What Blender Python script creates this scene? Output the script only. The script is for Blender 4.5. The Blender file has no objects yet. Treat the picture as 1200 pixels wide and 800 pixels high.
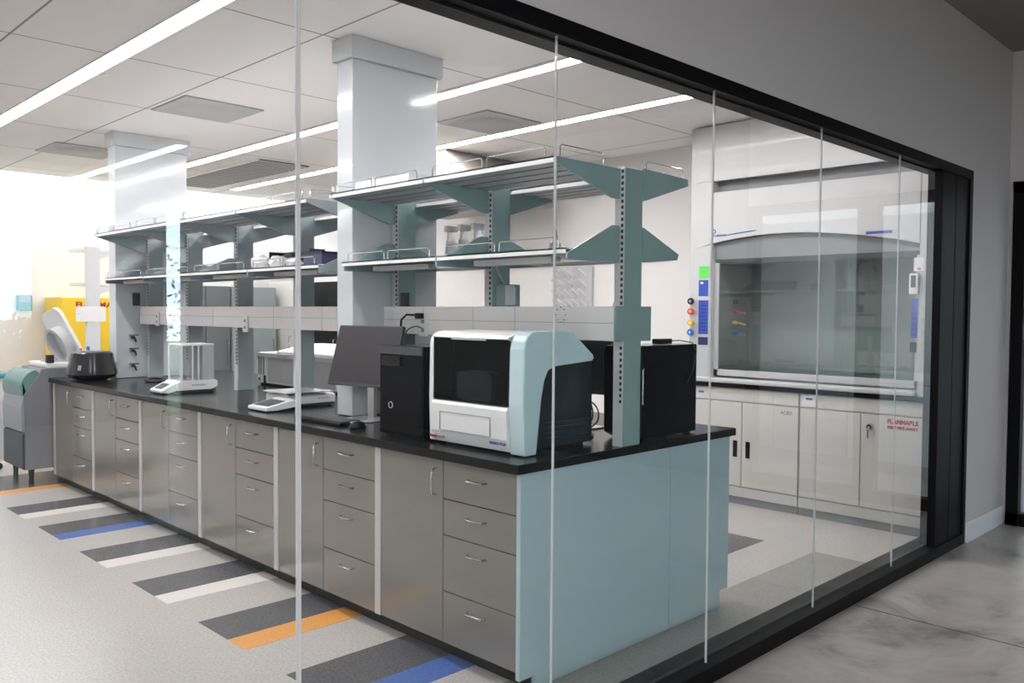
import bpy, bmesh, math, random
from mathutils import Vector, Matrix, noise
R = math.radians
random.seed(7)
C = bpy.context.scene.collection
S = bpy.context.scene

# ------------------------------------------------------------------ camera
cam_d = bpy.data.cameras.new('camera'); cam = bpy.data.objects.new('camera', cam_d); C.objects.link(cam)
cam_d.sensor_width = 36.0; cam_d.lens = 996.24 * 36.0 / 1200.0
cam_d.clip_start = 0.05; cam_d.clip_end = 200
yaw, pit, rol = 0.78167, -0.034022, 0.006996
fw = Vector((math.sin(yaw)*math.cos(pit), math.cos(yaw)*math.cos(pit), math.sin(pit)))
rt = Vector((math.cos(yaw), -math.sin(yaw), 0)); up = rt.cross(fw)
r2 = rt*math.cos(rol) + up*math.sin(rol); u2 = -rt*math.sin(rol) + up*math.cos(rol)
M = Matrix((r2, u2, -fw)).transposed().to_4x4(); M.translation = Vector((0, 0, 1.493))
cam.matrix_world = M
S.camera = cam

# ------------------------------------------------------------------ world, exposure, light levels
w = bpy.data.worlds.new('daylight'); S.world = w; w.use_nodes = True
bg = w.node_tree.nodes['Background']; bg.inputs['Color'].default_value = (0.82, 0.93, 1.0, 1); bg.inputs['Strength'].default_value = 18.0
S.view_settings.view_transform = 'Standard'; S.view_settings.look = 'None'
S.view_settings.gamma = 1.0; S.view_settings.use_curve_mapping = False
S.view_settings.exposure = 0.0
LAB_LIGHT = 46.0        # linear ceiling lights in the laboratory
COVE_LIGHT = 15.0      # wall washing slot along the far wall
HALL_FILL = 7.0       # added unseen fill panel under the corridor ceiling, left of the viewer
HALL_LIGHT = 16.0       # pendants in the corridor
NEXT_LIGHT = 1.4       # room behind the black framed storefront

# ------------------------------------------------------------------ materials
MATS = {}
def mat(name, col, rough=0.5, metal=0.0, emit=None, es=1.0, spec=0.5, bump=0.0, bscale=40.0, var=0.0, vscale=8.0, coat=0.0):
    if name in MATS: return MATS[name]
    m = bpy.data.materials.new(name); m.use_nodes = True; nt = m.node_tree; b = nt.nodes['Principled BSDF']
    b.inputs['Base Color'].default_value = (*col, 1); b.inputs['Roughness'].default_value = rough
    b.inputs['Metallic'].default_value = metal; b.inputs['Specular IOR Level'].default_value = spec
    if coat: b.inputs['Coat Weight'].default_value = coat; b.inputs['Coat Roughness'].default_value = 0.03
    if emit is not None:
        b.inputs['Emission Color'].default_value = (*emit, 1); b.inputs['Emission Strength'].default_value = es
    tc = nt.nodes.new('ShaderNodeTexCoord')
    if var:
        n = nt.nodes.new('ShaderNodeTexNoise'); n.inputs['Scale'].default_value = vscale; n.inputs['Detail'].default_value = 6
        nt.links.new(tc.outputs['Object'], n.inputs['Vector'])
        r = nt.nodes.new('ShaderNodeValToRGB')
        r.color_ramp.elements[0].position = 0.3; r.color_ramp.elements[1].position = 0.7
        r.color_ramp.elements[0].color = (*[c*(1-var) for c in col], 1); r.color_ramp.elements[1].color = (*[min(1, c*(1+var)) for c in col], 1)
        nt.links.new(n.outputs['Fac'], r.inputs['Fac']); nt.links.new(r.outputs['Color'], b.inputs['Base Color'])
    if bump:
        n = nt.nodes.new('ShaderNodeTexNoise'); n.inputs['Scale'].default_value = bscale
        nt.links.new(tc.outputs['Object'], n.inputs['Vector'])
        bp = nt.nodes.new('ShaderNodeBump'); bp.inputs['Strength'].default_value = bump; bp.inputs['Distance'].default_value = 0.01
        nt.links.new(n.outputs['Fac'], bp.inputs['Height']); nt.links.new(bp.outputs['Normal'], b.inputs['Normal'])
    MATS[name] = m; return m

def glass(name, tint, base=0.08, power=5.0, rough=0.0):
    m = bpy.data.materials.new(name); m.use_nodes = True; nt = m.node_tree; nt.nodes.clear()
    out = nt.nodes.new('ShaderNodeOutputMaterial'); tr = nt.nodes.new('ShaderNodeBsdfTransparent'); gl = nt.nodes.new('ShaderNodeBsdfGlossy')
    clear = nt.nodes.new('ShaderNodeBsdfTransparent'); geo = nt.nodes.new('ShaderNodeNewGeometry')
    tr.inputs['Color'].default_value = (*tint, 1); gl.inputs['Roughness'].default_value = rough; gl.inputs['Color'].default_value = (0.92, 0.98, 1, 1)
    lw = nt.nodes.new('ShaderNodeLayerWeight'); lw.inputs['Blend'].default_value = 0.5
    pw = nt.nodes.new('ShaderNodeMath'); pw.operation = 'POWER'; pw.inputs[1].default_value = power
    ma = nt.nodes.new('ShaderNodeMath'); ma.operation = 'MULTIPLY_ADD'; ma.inputs[1].default_value = 1-base; ma.inputs[2].default_value = base
    nt.links.new(lw.outputs['Facing'], pw.inputs[0]); nt.links.new(pw.outputs[0], ma.inputs[0])
    mx = nt.nodes.new('ShaderNodeMixShader'); nt.links.new(ma.outputs[0], mx.inputs['Fac'])
    nt.links.new(tr.outputs[0], mx.inputs[1]); nt.links.new(gl.outputs[0], mx.inputs[2])
    m2 = nt.nodes.new('ShaderNodeMixShader'); nt.links.new(geo.outputs['Backfacing'], m2.inputs['Fac'])
    nt.links.new(mx.outputs[0], m2.inputs[1]); nt.links.new(clear.outputs[0], m2.inputs[2])
    nt.links.new(m2.outputs[0], out.inputs['Surface']); MATS[name] = m; return m

def grid_ceiling():
    m = mat('ceiling_tile', (0.86, 0.835, 0.825), 0.85, bump=0.08, bscale=300)
    nt = m.node_tree; b = nt.nodes['Principled BSDF']
    g = nt.nodes.new('ShaderNodeNewGeometry'); sx = nt.nodes.new('ShaderNodeSeparateXYZ'); nt.links.new(g.outputs['Position'], sx.inputs[0])
    outs = []
    for ax, off in (('X', 1.35), ('Y', 4.06)):
        a = nt.nodes.new('ShaderNodeMath'); a.operation = 'SUBTRACT'; a.inputs[1].default_value = off - 1.21*10; nt.links.new(sx.outputs[ax], a.inputs[0])
        f = nt.nodes.new('ShaderNodeMath'); f.operation = 'MODULO'; f.inputs[1].default_value = 1.21; nt.links.new(a.outputs[0], f.inputs[0])
        l = nt.nodes.new('ShaderNodeMath'); l.operation = 'LESS_THAN'; l.inputs[1].default_value = 0.013; nt.links.new(f.outputs[0], l.inputs[0]); outs.append(l)
    mx = nt.nodes.new('ShaderNodeMath'); mx.operation = 'MAXIMUM'; nt.links.new(outs[0].outputs[0], mx.inputs[0]); nt.links.new(outs[1].outputs[0], mx.inputs[1])
    c = nt.nodes.new('ShaderNodeMix'); c.data_type = 'RGBA'; c.inputs['A'].default_value = (0.86, 0.835, 0.825, 1); c.inputs['B'].default_value = (0.30, 0.27, 0.27, 1)
    nt.links.new(mx.outputs[0], c.inputs['Factor']); nt.links.new(c.outputs['Result'], b.inputs['Base Color']); return m

def terrazzo(name, col, amt=0.12, rough=0.25):
    m = mat(name, col, rough); nt = m.node_tree; b = nt.nodes['Principled BSDF']
    tc = nt.nodes.new('ShaderNodeTexCoord')
    v = nt.nodes.new('ShaderNodeTexNoise'); v.inputs['Scale'].default_value = 90; v.inputs['Detail'].default_value = 3; nt.links.new(tc.outputs['Object'], v.inputs['Vector'])
    r = nt.nodes.new('ShaderNodeValToRGB'); r.color_ramp.elements[0].position = 0.35; r.color_ramp.elements[1].position = 0.65
    r.color_ramp.elements[0].color = (*[c*(1-amt) for c in col], 1); r.color_ramp.elements[1].color = (*[min(1, c*(1+amt)) for c in col], 1)
    nt.links.new(v.outputs['Fac'], r.inputs['Fac']); nt.links.new(r.outputs['Color'], b.inputs['Base Color']); return m

def concrete():
    m = mat('polished_concrete', (0.30, 0.285, 0.27), 0.35, bump=0.05, bscale=60); nt = m.node_tree; b = nt.nodes['Principled BSDF']
    tc = nt.nodes.new('ShaderNodeTexCoord')
    n1 = nt.nodes.new('ShaderNodeTexNoise'); n1.inputs['Scale'].default_value = 1.6; n1.inputs['Detail'].default_value = 9; n1.inputs['Roughness'].default_value = 0.72; n1.inputs['Distortion'].default_value = 1.0
    nt.links.new(tc.outputs['Object'], n1.inputs['Vector'])
    r = nt.nodes.new('ShaderNodeValToRGB'); e = r.color_ramp.elements
    e[0].position = 0.34; e[0].color = (0.15, 0.14, 0.135, 1); e[1].position = 0.60; e[1].color = (0.42, 0.39, 0.37, 1)
    x = e.new(0.46); x.color = (0.33, 0.305, 0.29, 1)
    nt.links.new(n1.outputs['Fac'], r.inputs['Fac']); nt.links.new(r.outputs['Color'], b.inputs['Base Color'])
    g = nt.nodes.new('ShaderNodeMapRange'); g.inputs['To Min'].default_value = 0.2; g.inputs['To Max'].default_value = 0.45
    nt.links.new(n1.outputs['Fac'], g.inputs['Value']); nt.links.new(g.outputs[0], b.inputs['Roughness']); return m

glass('clear_glass', (0.92, 0.965, 0.96), 0.06, 4.4)
glass('storefront_glass', (0.9, 0.96, 0.97), 0.08, 5)
glass('tinted_glass', (0.42, 0.45, 0.46), 0.08, 5)
glass('sash_glass', (0.80, 0.86, 0.85), 0.10, 4)
glass('smoked_glass', (0.42, 0.45, 0.48), 0.012, 5)
glass('draft_glass', (0.72, 0.72, 0.74), 0.12, 4)
glass('teal_plastic', (0.30, 0.58, 0.56), 0.10, 4)
grid_ceiling(); concrete()
terrazzo('floor_light', (0.47, 0.445, 0.43)); terrazzo('floor_dark', (0.095, 0.095, 0.105), 0.25); terrazzo('floor_white', (0.74, 0.70, 0.68), 0.06)
terrazzo('floor_orange', (0.72, 0.33, 0.085), 0.1); terrazzo('floor_blue', (0.08, 0.15, 0.42), 0.12); terrazzo('floor_mid', (0.27, 0.265, 0.25), 0.12)
mat('wall_white', (0.80, 0.775, 0.765), 0.7, bump=0.03, bscale=200)
mat('wall_grey', (0.58, 0.55, 0.56), 0.75, bump=0.03, bscale=200)
mat('wall_charcoal', (0.12, 0.12, 0.12), 0.75)
mat('wall_pale', (0.72, 0.74, 0.77), 0.7)
mat('ceiling_dark', (0.22, 0.20, 0.185), 0.85)
mat('black_frame', (0.004, 0.004, 0.005), 0.5, spec=0.12)
mat('black_plastic', (0.006, 0.006, 0.007), 0.4, spec=0.25)
mat('black_gloss', (0.003, 0.0035, 0.005), 0.12, spec=0.12)
mat('taupe_laminate', (0.205, 0.19, 0.17), 0.16, spec=0.7, coat=0.35)
mat('gap_dark', (0.03, 0.028, 0.026), 0.7)
mat('filler_grey', (0.52, 0.51, 0.50), 0.35)
mat('teal_cast_panel', (0.45, 0.565, 0.61), 0.22, coat=0.25)  # teal corridor light through the glass, painted into the end panels
mat('teal_cast_metal', (0.27, 0.38, 0.38), 0.38)  # teal glass cast coloured into the near uprights, brackets and end plate
mat('slate_metal', (0.30, 0.345, 0.365), 0.38)
mat('teal_cast_plastic', (0.56, 0.72, 0.76), 0.25, coat=0.3)  # analyzer side tinted to carry the teal cast of the corridor light
mat('shelf_grey', (0.62, 0.63, 0.64), 0.35)
mat('shelf_dark', (0.20, 0.22, 0.24), 0.4)
mat('shelf_white', (0.80, 0.81, 0.82), 0.35)
mat('column_paint', (0.57, 0.60, 0.63), 0.12, coat=0.5, spec=0.6)
mat('epoxy_black', (0.010, 0.011, 0.013), 0.2, spec=0.16, var=0.1, vscale=60)
mat('raceway_grey', (0.82, 0.79, 0.80), 0.38)
mat('white_metal', (0.78, 0.78, 0.79), 0.3)
mat('hood_white', (0.56, 0.56, 0.565), 0.3, coat=0.15)
mat('hood_grey', (0.22, 0.225, 0.24), 0.35)
mat('hood_liner', (0.36, 0.40, 0.38), 0.4)
mat('hood_base', (0.60, 0.58, 0.56), 0.35)
mat('white_plastic', (0.80, 0.80, 0.81), 0.28)
mat('pale_grey', (0.50, 0.50, 0.52), 0.35)
mat('silver', (0.62, 0.62, 0.64), 0.28, metal=0.9)
mat('steel', (0.55, 0.55, 0.56), 0.22, metal=1.0)
mat('dark_grey', (0.055, 0.058, 0.066), 0.4)
mat('block_grey', (0.07, 0.07, 0.075), 0.35)
mat('pot_gloss', (0.03, 0.03, 0.036), 0.15, spec=0.5)
mat('analyzer_dark', (0.025, 0.035, 0.045), 0.25, spec=0.3)
mat('screen_grey', (0.040, 0.038, 0.042), 0.4, spec=0.3)
mat('blue_label', (0.03, 0.08, 0.45), 0.4); mat('navy_label', (0.02, 0.025, 0.14), 0.4)
mat('green_sticker', (0.10, 0.75, 0.08), 0.5); mat('red_label', (0.42, 0.01, 0.01), 0.5); mat('ink', (0.02, 0.02, 0.025), 0.5)
mat('ink_blue', (0.05, 0.08, 0.40), 0.5); mat('ink_grey', (0.25, 0.25, 0.27), 0.5)
mat('knob_red', (0.65, 0.09, 0.03), 0.3); mat('knob_yellow', (0.75, 0.45, 0.05), 0.3); mat('knob_blue', (0.03, 0.16, 0.55), 0.3); mat('knob_black', (0.02, 0.02, 0.02), 0.3)
mat('yellow_paint', (0.86, 0.58, 0.03), 0.4)
mat('teal_dispenser', (0.06, 0.26, 0.32), 0.35)
mat('cover_teal', (0.13, 0.25, 0.235), 0.25); mat('unit_grey', (0.19, 0.19, 0.21), 0.35); mat('unit_silver', (0.26, 0.29, 0.34), 0.3); mat('unit_navy', (0.025, 0.03, 0.05), 0.4)
mat('beige_duct', (0.36, 0.33, 0.31), 0.5)
mat('leaf', (0.03, 0.10, 0.04), 0.6); mat('bark', (0.06, 0.05, 0.04), 0.8); mat('grass', (0.10, 0.14, 0.08), 0.9)
mat('purple_box', (0.05, 0.05, 0.12), 0.5); mat('bag_white', (0.6, 0.6, 0.62), 0.6)
mat('grille', (0.42, 0.42, 0.42), 0.6)
mat('green_wire', (0.02, 0.2, 0.12), 0.4)
mat('cable_dark', (0.02, 0.02, 0.022), 0.45)
mat('lab_lamp', (1, 1, 1), 0.5, emit=(1.0, 0.935, 0.925), es=LAB_LIGHT)
mat('cove_lamp', (1, 1, 1), 0.5, emit=(1.0, 0.95, 0.91), es=COVE_LIGHT)
mat('hall_lamp', (1, 1, 1), 0.5, emit=(1.0, 0.98, 0.98), es=HALL_LIGHT)
mat('hall_fill', (1, 1, 1), 0.5, emit=(1.0, 0.99, 1.0), es=HALL_FILL)
mat('next_lamp', (1, 1, 1), 0.5, emit=(0.97, 0.97, 1.0), es=NEXT_LIGHT)

# ------------------------------------------------------------------ mesh helpers
class MB:
    def __init__(s): s.v = []; s.f = []; s.mi = []; s.cur = 0
    def add(s, vs, fs):
        o = len(s.v); s.v += [tuple(v) for v in vs]; s.f += [tuple(i+o for i in f) for f in fs]; s.mi += [s.cur]*len(fs); return s
    def box(s, x0, x1, y0, y1, z0, z1, T=None):
        vs = [(x, y, z) for x in (x0, x1) for y in (y0, y1) for z in (z0, z1)]
        if T: vs = [tuple(T @ Vector(v)) for v in vs]
        return s.add(vs, [(0,1,3,2),(4,6,7,5),(0,4,5,1),(2,3,7,6),(0,2,6,4),(1,5,7,3)])
    def prism(s, poly, ax, a, b):
        # poly: 2-D points in the two other axes (in x,y,z order)
        def P(p, t): return {'x': (t, p[0], p[1]), 'y': (p[0], t, p[1]), 'z': (p[0], p[1], t)}[ax]
        n = len(poly); area = sum(poly[i][0]*poly[(i+1)%n][1]-poly[(i+1)%n][0]*poly[i][1] for i in range(n))
        if (area < 0) != (ax == 'y'): poly = poly[::-1]
        vs = [P(p, a) for p in poly] + [P(p, b) for p in poly]
        if a > b: vs = [P(p, b) for p in poly] + [P(p, a) for p in poly]
        fs = [tuple(range(n))[::-1], tuple(range(n, 2*n))] + [(i, (i+1) % n, n+(i+1) % n, n+i) for i in range(n)]
        return s.add(vs, fs)
    def tube(s, pts, r, n=8, cap=True):
        pts = [Vector(p) for p in pts]; rings = []
        t0 = (pts[1]-pts[0]).normalized(); ref = Vector((0, 0, 1)) if abs(t0.z) < .9 else Vector((1, 0, 0)); nv = t0.cross(ref).normalized()
        for i, p in enumerate(pts):
            t = ((pts[min(i+1, len(pts)-1)]-pts[max(i-1, 0)])).normalized()
            nv = (nv - t*nv.dot(t)).normalized(); bv = t.cross(nv); rr = r[i] if isinstance(r, (list, tuple)) else r
            rings.append([p + (nv*math.cos(2*math.pi*k/n)+bv*math.sin(2*math.pi*k/n))*rr for k in range(n)])
        vs = [v for q in rings for v in q]; fs = []
        for i in range(len(pts)-1):
            for k in range(n): fs.append((i*n+k, i*n+(k+1) % n, (i+1)*n+(k+1) % n, (i+1)*n+k))
        if cap: fs += [tuple(range(n))[::-1], tuple(range((len(pts)-1)*n, len(pts)*n))]
        return s.add(vs, fs)
    def lathe(s, prof, c=(0,0,0), n=32, axis='z', T=None):
        vs = []; m = len(prof)
        for k in range(n):
            a = 2*math.pi*k/n
            for r, h in prof:
                p = (r*math.cos(a), r*math.sin(a), h)
                if axis == 'x': p = (h, r*math.cos(a), r*math.sin(a))
                if axis == 'y': p = (r*math.sin(a), h, r*math.cos(a))
                p = Vector(p)
                if T: p = T @ p
                vs.append(p + Vector(c))
        fs = [(k*m+i, ((k+1) % n)*m+i, ((k+1) % n)*m+i+1, k*m+i+1) for k in range(n) for i in range(m-1)]
        return s.add(vs, fs)
    def build(s, name, mats, parent=None, smooth=False, bevel=0.0, origin=None):
        if isinstance(mats, str): mats = [mats]
        xs = [v[0] for v in s.v]; ys = [v[1] for v in s.v]; zs = [v[2] for v in s.v]
        o = Vector(origin) if origin else Vector(((min(xs)+max(xs))/2, (min(ys)+max(ys))/2, min(zs)))
        me = bpy.data.meshes.new(name); me.from_pydata([tuple(Vector(v)-o) for v in s.v], [], s.f)
        for q in mats: me.materials.append(MATS[q])
        me.polygons.foreach_set('material_index', s.mi); me.update()
        bm = bmesh.new(); bm.from_mesh(me); bmesh.ops.remove_doubles(bm, verts=bm.verts, dist=1e-6)
        if not MB.keep: bmesh.ops.recalc_face_normals(bm, faces=bm.faces)
        bm.to_mesh(me); bm.free()
        ob = bpy.data.objects.new(name, me); C.objects.link(ob)
        if smooth:
            me.polygons.foreach_set('use_smooth', [True]*len(me.polygons))
            try: me.set_sharp_from_angle(angle=R(35))
            except Exception: pass
        if bevel:
            b = ob.modifiers.new('bevel', 'BEVEL'); b.width = bevel; b.segments = 2; b.limit_method = 'ANGLE'; b.angle_limit = R(40)
        pw = Vector(parent['_w']) if parent else Vector((0, 0, 0))
        ob.location = o - pw; ob['_w'] = tuple(o)
        if parent: ob.parent = parent
        return ob
MB.keep = False

def tag(o, label=None, cat=None, group=None, kind=None):
    if label: o['label'] = label
    if cat: o['category'] = cat
    if group: o['group'] = group
    if kind: o['kind'] = kind
    return o
def thing(name, loc, label=None, cat=None, group=None, kind=None):
    o = bpy.data.objects.new(name, None); C.objects.link(o); o.location = loc; o['_w'] = tuple(loc); o.empty_display_size = 0.05
    return tag(o, label, cat, group, kind)
def struct(o): o['kind'] = 'structure'; return o
def children(o): return [c for c in bpy.data.objects if c.parent == o]
def copy_tree(o, parent=None):
    c = o.copy(); C.objects.link(c); c.parent = parent
    for ch in children(o): copy_tree(ch, c)
    return c
def bx(name, m, parent, *a, bevel=0.0): return MB().box(*a).build(name, m, parent, bevel=bevel)
def arc(cx, cy, r, a0, a1, n=6): return [(cx+r*math.cos(R(a0+(a1-a0)*i/n)), cy+r*math.sin(R(a0+(a1-a0)*i/n))) for i in range(n+1)]
def text(name, s, size, m, parent, pos, facing='-x', width=None, depth=0.0008, shear=0, bold=0.0):
    cu = bpy.data.curves.new(name, 'FONT'); cu.body = s; cu.size = size; cu.extrude = depth; cu.align_x = 'CENTER'; cu.align_y = 'CENTER'; cu.shear = shear; cu.offset = bold
    t = bpy.data.objects.new(name+'_curve', cu); C.objects.link(t)
    bpy.context.view_layer.update()
    me = bpy.data.meshes.new_from_object(t.evaluated_get(bpy.context.evaluated_depsgraph_get())); bpy.data.objects.remove(t); bpy.data.curves.remove(cu)
    me.name = name
    if width:
        xs = [v.co.x for v in me.vertices]; k = width/(max(xs)-min(xs))
        for v in me.vertices: v.co.x *= k
    # local x -> reading direction, local y -> up, local z -> outward normal
    A = {'-x': (Vector((0, -1, 0)), Vector((-1, 0, 0))), '-y': (Vector((1, 0, 0)), Vector((0, -1, 0)))}[facing]
    me.transform(Matrix((A[0], Vector((0, 0, 1)), A[1])).transposed().to_4x4())
    me.materials.clear(); me.materials.append(MATS[m])
    ob = bpy.data.objects.new(name, me); C.objects.link(ob)
    ob.location = Vector(pos) - Vector(parent['_w']); ob.parent = parent; ob['_w'] = tuple(pos); return ob

# ================================================================== SETTING
GX1 = 5.97        # jamb face
# lab floor with its inlaid tile pattern and darker band in one mesh
fl = MB(); fl.box(-3.0, 6.54, 2.0, 10.9, -0.10, 0.0)
e = 0.0012
fl.cur = 1
def inlay(x0, x1, y0, y1, mi):
    fl.cur = mi; fl.box(x0, x1, y0, y1, -0.001, e)
W = 0.16
for y1, mi in ((7.17, 3), (6.40, 4), (5.565, 3), (4.73, 3), (3.91, 5), (3.09, 4), (2.27, 3)):
    if y1 < 2.5: continue
    inlay(1.775, 2.60, y1-0.305, y1, 1); inlay(1.775, 2.60, y1-0.465, y1-0.305, mi)
inlay(0.2, 2.60, 7.70, 7.86, 5)
inlay(1.4, 3.2, 7.86, 8.55, 1); inlay(1.0, 1.9, 8.15, 8.9, 1); inlay(1.9, 3.0, 8.9, 9.4, 3)
inlay(3.7, 5.11, 2.77, 3.06, 1); inlay(3.7, 4.6, 3.06, 3.2, 2)
inlay(2.0, 5.10, 2.001, 2.42, 2)  # darker floor band along the glass
inlay(3.7, 5.11, 4.4, 4.7, 1); inlay(3.7, 5.11, 6.0, 6.3, 1)
struct(fl.build('floor', ['floor_light', 'floor_dark', 'floor_mid', 'floor_white', 'floor_blue', 'floor_orange']))
hf = MB().box(-3.0, 9.4, -8.2, 1.999, -0.10, 0.0); fo = struct(hf.build('floor_corridor', 'polished_concrete'))
j = MB().box(4.306, 4.312, -8.1, 1.82, -0.001, 0.0008); j.box(-2.9, 6.78, -1.303, -1.297, -0.001, 0.0008); struct(j.build('trim_1', 'gap_dark'))
struct(MB().box(-3.0, 6.54, 2.0, 10.55, 3.0, 3.12).build('ceiling', 'ceiling_tile'))
struct(MB().box(-3.0, 6.9, -8.2, 2.0, 3.36, 3.46).build('ceiling_corridor', 'ceiling_dark'))
struct(MB().box(-3.0, 6.54, 10.9, 11.0, -0.1, 3.5).build('wall_far', 'wall_white'))
struct(MB().box(-3.0, 6.54, 10.55, 10.9, 3.40, 3.5).build('ceiling_cove', 'wall_white'))
struct(MB().box(6.54, 6.66, 2.0, 11.0, -0.1, 3.5).build('wall_right', 'wall_white'))
struct(MB().box(-3.1, -3.0, -8.2, 11.0, -0.1, 3.5).build('wall_left', 'wall_white'))
# wall above and beside the glass
wf = MB(); wf.box(-3.0, 6.8, 1.83, 2.0, 2.43, 3.4); wf.box(6.02, 6.8, 1.83, 2.0, -0.05, 2.43)
struct(wf.build('wall_front', 'wall_grey'))
struct(MB().box(6.03, 6.79, 1.815, 1.83, 0, 0.13).build('baseboard_front', 'wall_pale', bevel=0.003))
# corridor end wall with storefront
struct(MB().box(6.8, 6.92, -8.2, -0.16, -0.05, 3.4).build('wall_end_far', 'wall_charcoal'))
we = MB(); we.box(6.8, 6.92, -0.16, 2.0, 2.44, 3.4); we.box(6.8, 6.92, 1.80, 2.0, -0.05, 2.44)
struct(we.build('wall_end', 'wall_grey'))
# corridor back wall with tall window openings
wb = MB()
win = [(-2.7, 3.33), (4.95, 5.26)]; wtop = [2.4, 3.0]; wsill = [0.95, 0.0]
xs = [-3.0] + [v for p in win for v in p] + [6.8]
for a, b in zip(xs[::2], xs[1::2]): wb.box(a, b, -8.3, -8.2, -0.05, 3.4)
for (a, b), q in zip(win, wtop): wb.box(a, b, -8.3, -8.2, q, 3.4)
wb.box(win[0][0], win[0][1], -8.3, -8.2, -0.05, 0.95)
struct(wb.build('wall_back', 'wall_charcoal'))
# room beyond storefront
nr = MB(); nr.box(9.3, 9.4, -3.0, 3.2, -0.05, 3.1); nr.box(6.92, 9.4, -3.1, -3.0, -0.05, 3.1); nr.box(6.92, 9.4, 3.1, 3.2, -0.05, 3.1); nr.box(6.92, 9.4, -3.1, 3.2, 3.0, 3.1); nr.box(6.80, 6.92, 2.0, 3.2, -0.05, 3.1)
struct(nr.build('wall_next_room', 'wall_white'))

# ---- the glass partition
W1 = thing('window_1', (3.0, 1.9, 0), kind='structure')
h = MB(); h.box(-3.0, 6.02, 1.83, 2.0, 2.385, 2.43); h.build('header_frame', 'black_frame', W1, bevel=0.002)
bx('jamb_frame', 'black_frame', W1, 5.97, 6.02, 1.83, 2.0, 0.0, 2.385)
bx('jamb_post', 'black_frame', W1, 5.50, 5.735, 1.842, 1.93, 0.068, 2.385, bevel=.002); bx('jamb_post', 'black_frame', W1, 5.741, 5.969, 1.842, 1.93, 0.068, 2.385, bevel=.002)
bx('sill_frame', 'black_frame', W1, -3.0, 5.97, 1.83, 2.0, 0.0, 0.068)
g = MB(); g.box(-3.0, 5.97, 1.905, 1.911, 2.376, 2.386); g.box(-3.0, 5.97, 1.905, 1.911, 0.066, 0.076); g.box(5.962, 5.972, 1.905, 1.911, .07, 2.38)
g.build('glazing_gasket', 'gap_dark', W1)
g = MB(); g.box(-3.0, 5.97, 1.83, 1.836, 2.372, 2.386); g.build('frame_lip', 'black_frame', W1)
joints = [-2.99, -1.72, -0.78, 0.165, 1.109, 2.049, 2.986, 3.935, 4.90, 5.499]
for i, (a, b) in enumerate(zip(joints[:-1], joints[1:])):
    bx('glass_pane', 'clear_glass', W1, a+0.003, b-0.003, 1.866, 1.876, 0.066, 2.387)
mat('seal', (0.66, 0.66, 0.68), 0.15, spec=0.8, coat=0.5)
for a in joints[1:-1]:
    q = 0.0055 if a < 1.5 else 0.0022
    bx('joint_seal', 'seal', W1, a-q, a+q, 1.867, 1.875, 0.068, 2.386)
# small safety mark of dashes stuck on the glass
d = MB()
for k in range(8):
    a = k*math.pi/4; cx, cz = 2.075+0.024*math.cos(a), 1.487+0.024*math.sin(a)
    d.box(cx-0.004, cx+0.004, 1.8652, 1.8659, cz-0.0018, cz+0.0018)
d.build('safety_mark', 'ink_grey', W1)

# storefront in the corridor end wall
D1 = thing('window_2', (6.85, 0.4, 0), kind='structure')
f = MB()
for y in (1.72, 0.82, -0.16): f.box(6.78, 6.90, y, y+(0.08 if y != 0.82 else 0.16), 0, 2.44)
f.box(6.78, 6.90, -.16, 1.8, 2.36, 2.44); f.box(6.78, 6.90, -.16, 1.8, 0.0, 0.09)
f.build('window_frame', 'black_frame', D1, bevel=0.003)
bx('door_stile', 'silver', D1, 6.80, 6.834, 1.63, 1.66, 0.1, 2.34); bx('door_stile', 'silver', D1, 6.80, 6.834, 1.69, 1.705, 0.1, 2.34)
for a, b in ((0.985, 1.715), (-0.075, 0.815)): bx('glass_pane', 'storefront_glass', D1, 6.835, 6.845, a, b, 0.095, 2.355)
# furniture glimpsed in the next room
b = thing('side_bench', (8.6, 0.9, 0), 'pale bench seen through the black framed glass at the right edge', 'bench')
bx('worktop', 'white_metal', b, 8.1, 9.2, -1.5, 2.6, 0.86, 0.90, bevel=0.004); bx('cabinet_body', 'pale_grey', b, 8.2, 9.2, -1.4, 2.5, 0.0, 0.86)
for y in (-1.4, -0.62, 0.16, 0.94, 1.72): bx('door', 'white_metal', b, 8.18, 8.2, y+0.01, y+0.77, 0.1, 0.84)
n = struct(MB().box(7.3, 9.0, -1.8, 2.0, 2.985, 2.999).build('ceiling_light_panel', 'next_lamp')); n['kind'] = 'structure'; n.name = 'next_room_light'  # glowing ceiling panel that lights the next room

# corridor back windows
for k, (a, b) in enumerate(win):
    o = thing('window_%d' % (k+3), ((a+b)/2, -8.25, 0), kind='structure')
    q = wtop[k]; z_ = wsill[k]; f = MB(); f.box(a, a+0.04, -8.29, -8.21, z_, q); f.box(b-0.04, b, -8.29, -8.21, z_, q); f.box(a, b, -8.29, -8.21, q-.04, q); f.box(a, b, -8.29, -8.21, z_, z_+0.05)
    f.build('window_frame', 'black_frame', o); bx('glass_pane', ('tinted_glass', 'storefront_glass')[k], o, a+.04, b-.04, -8.255, -8.245, z_+0.05, q-.04)
gr = MB().box(-30, 30, -40, -8.31, -0.2, -0.1); tag(gr.build('lawn', 'grass'), 'green lawn outside the corridor windows, mirrored in the glass', 'lawn')
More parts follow.
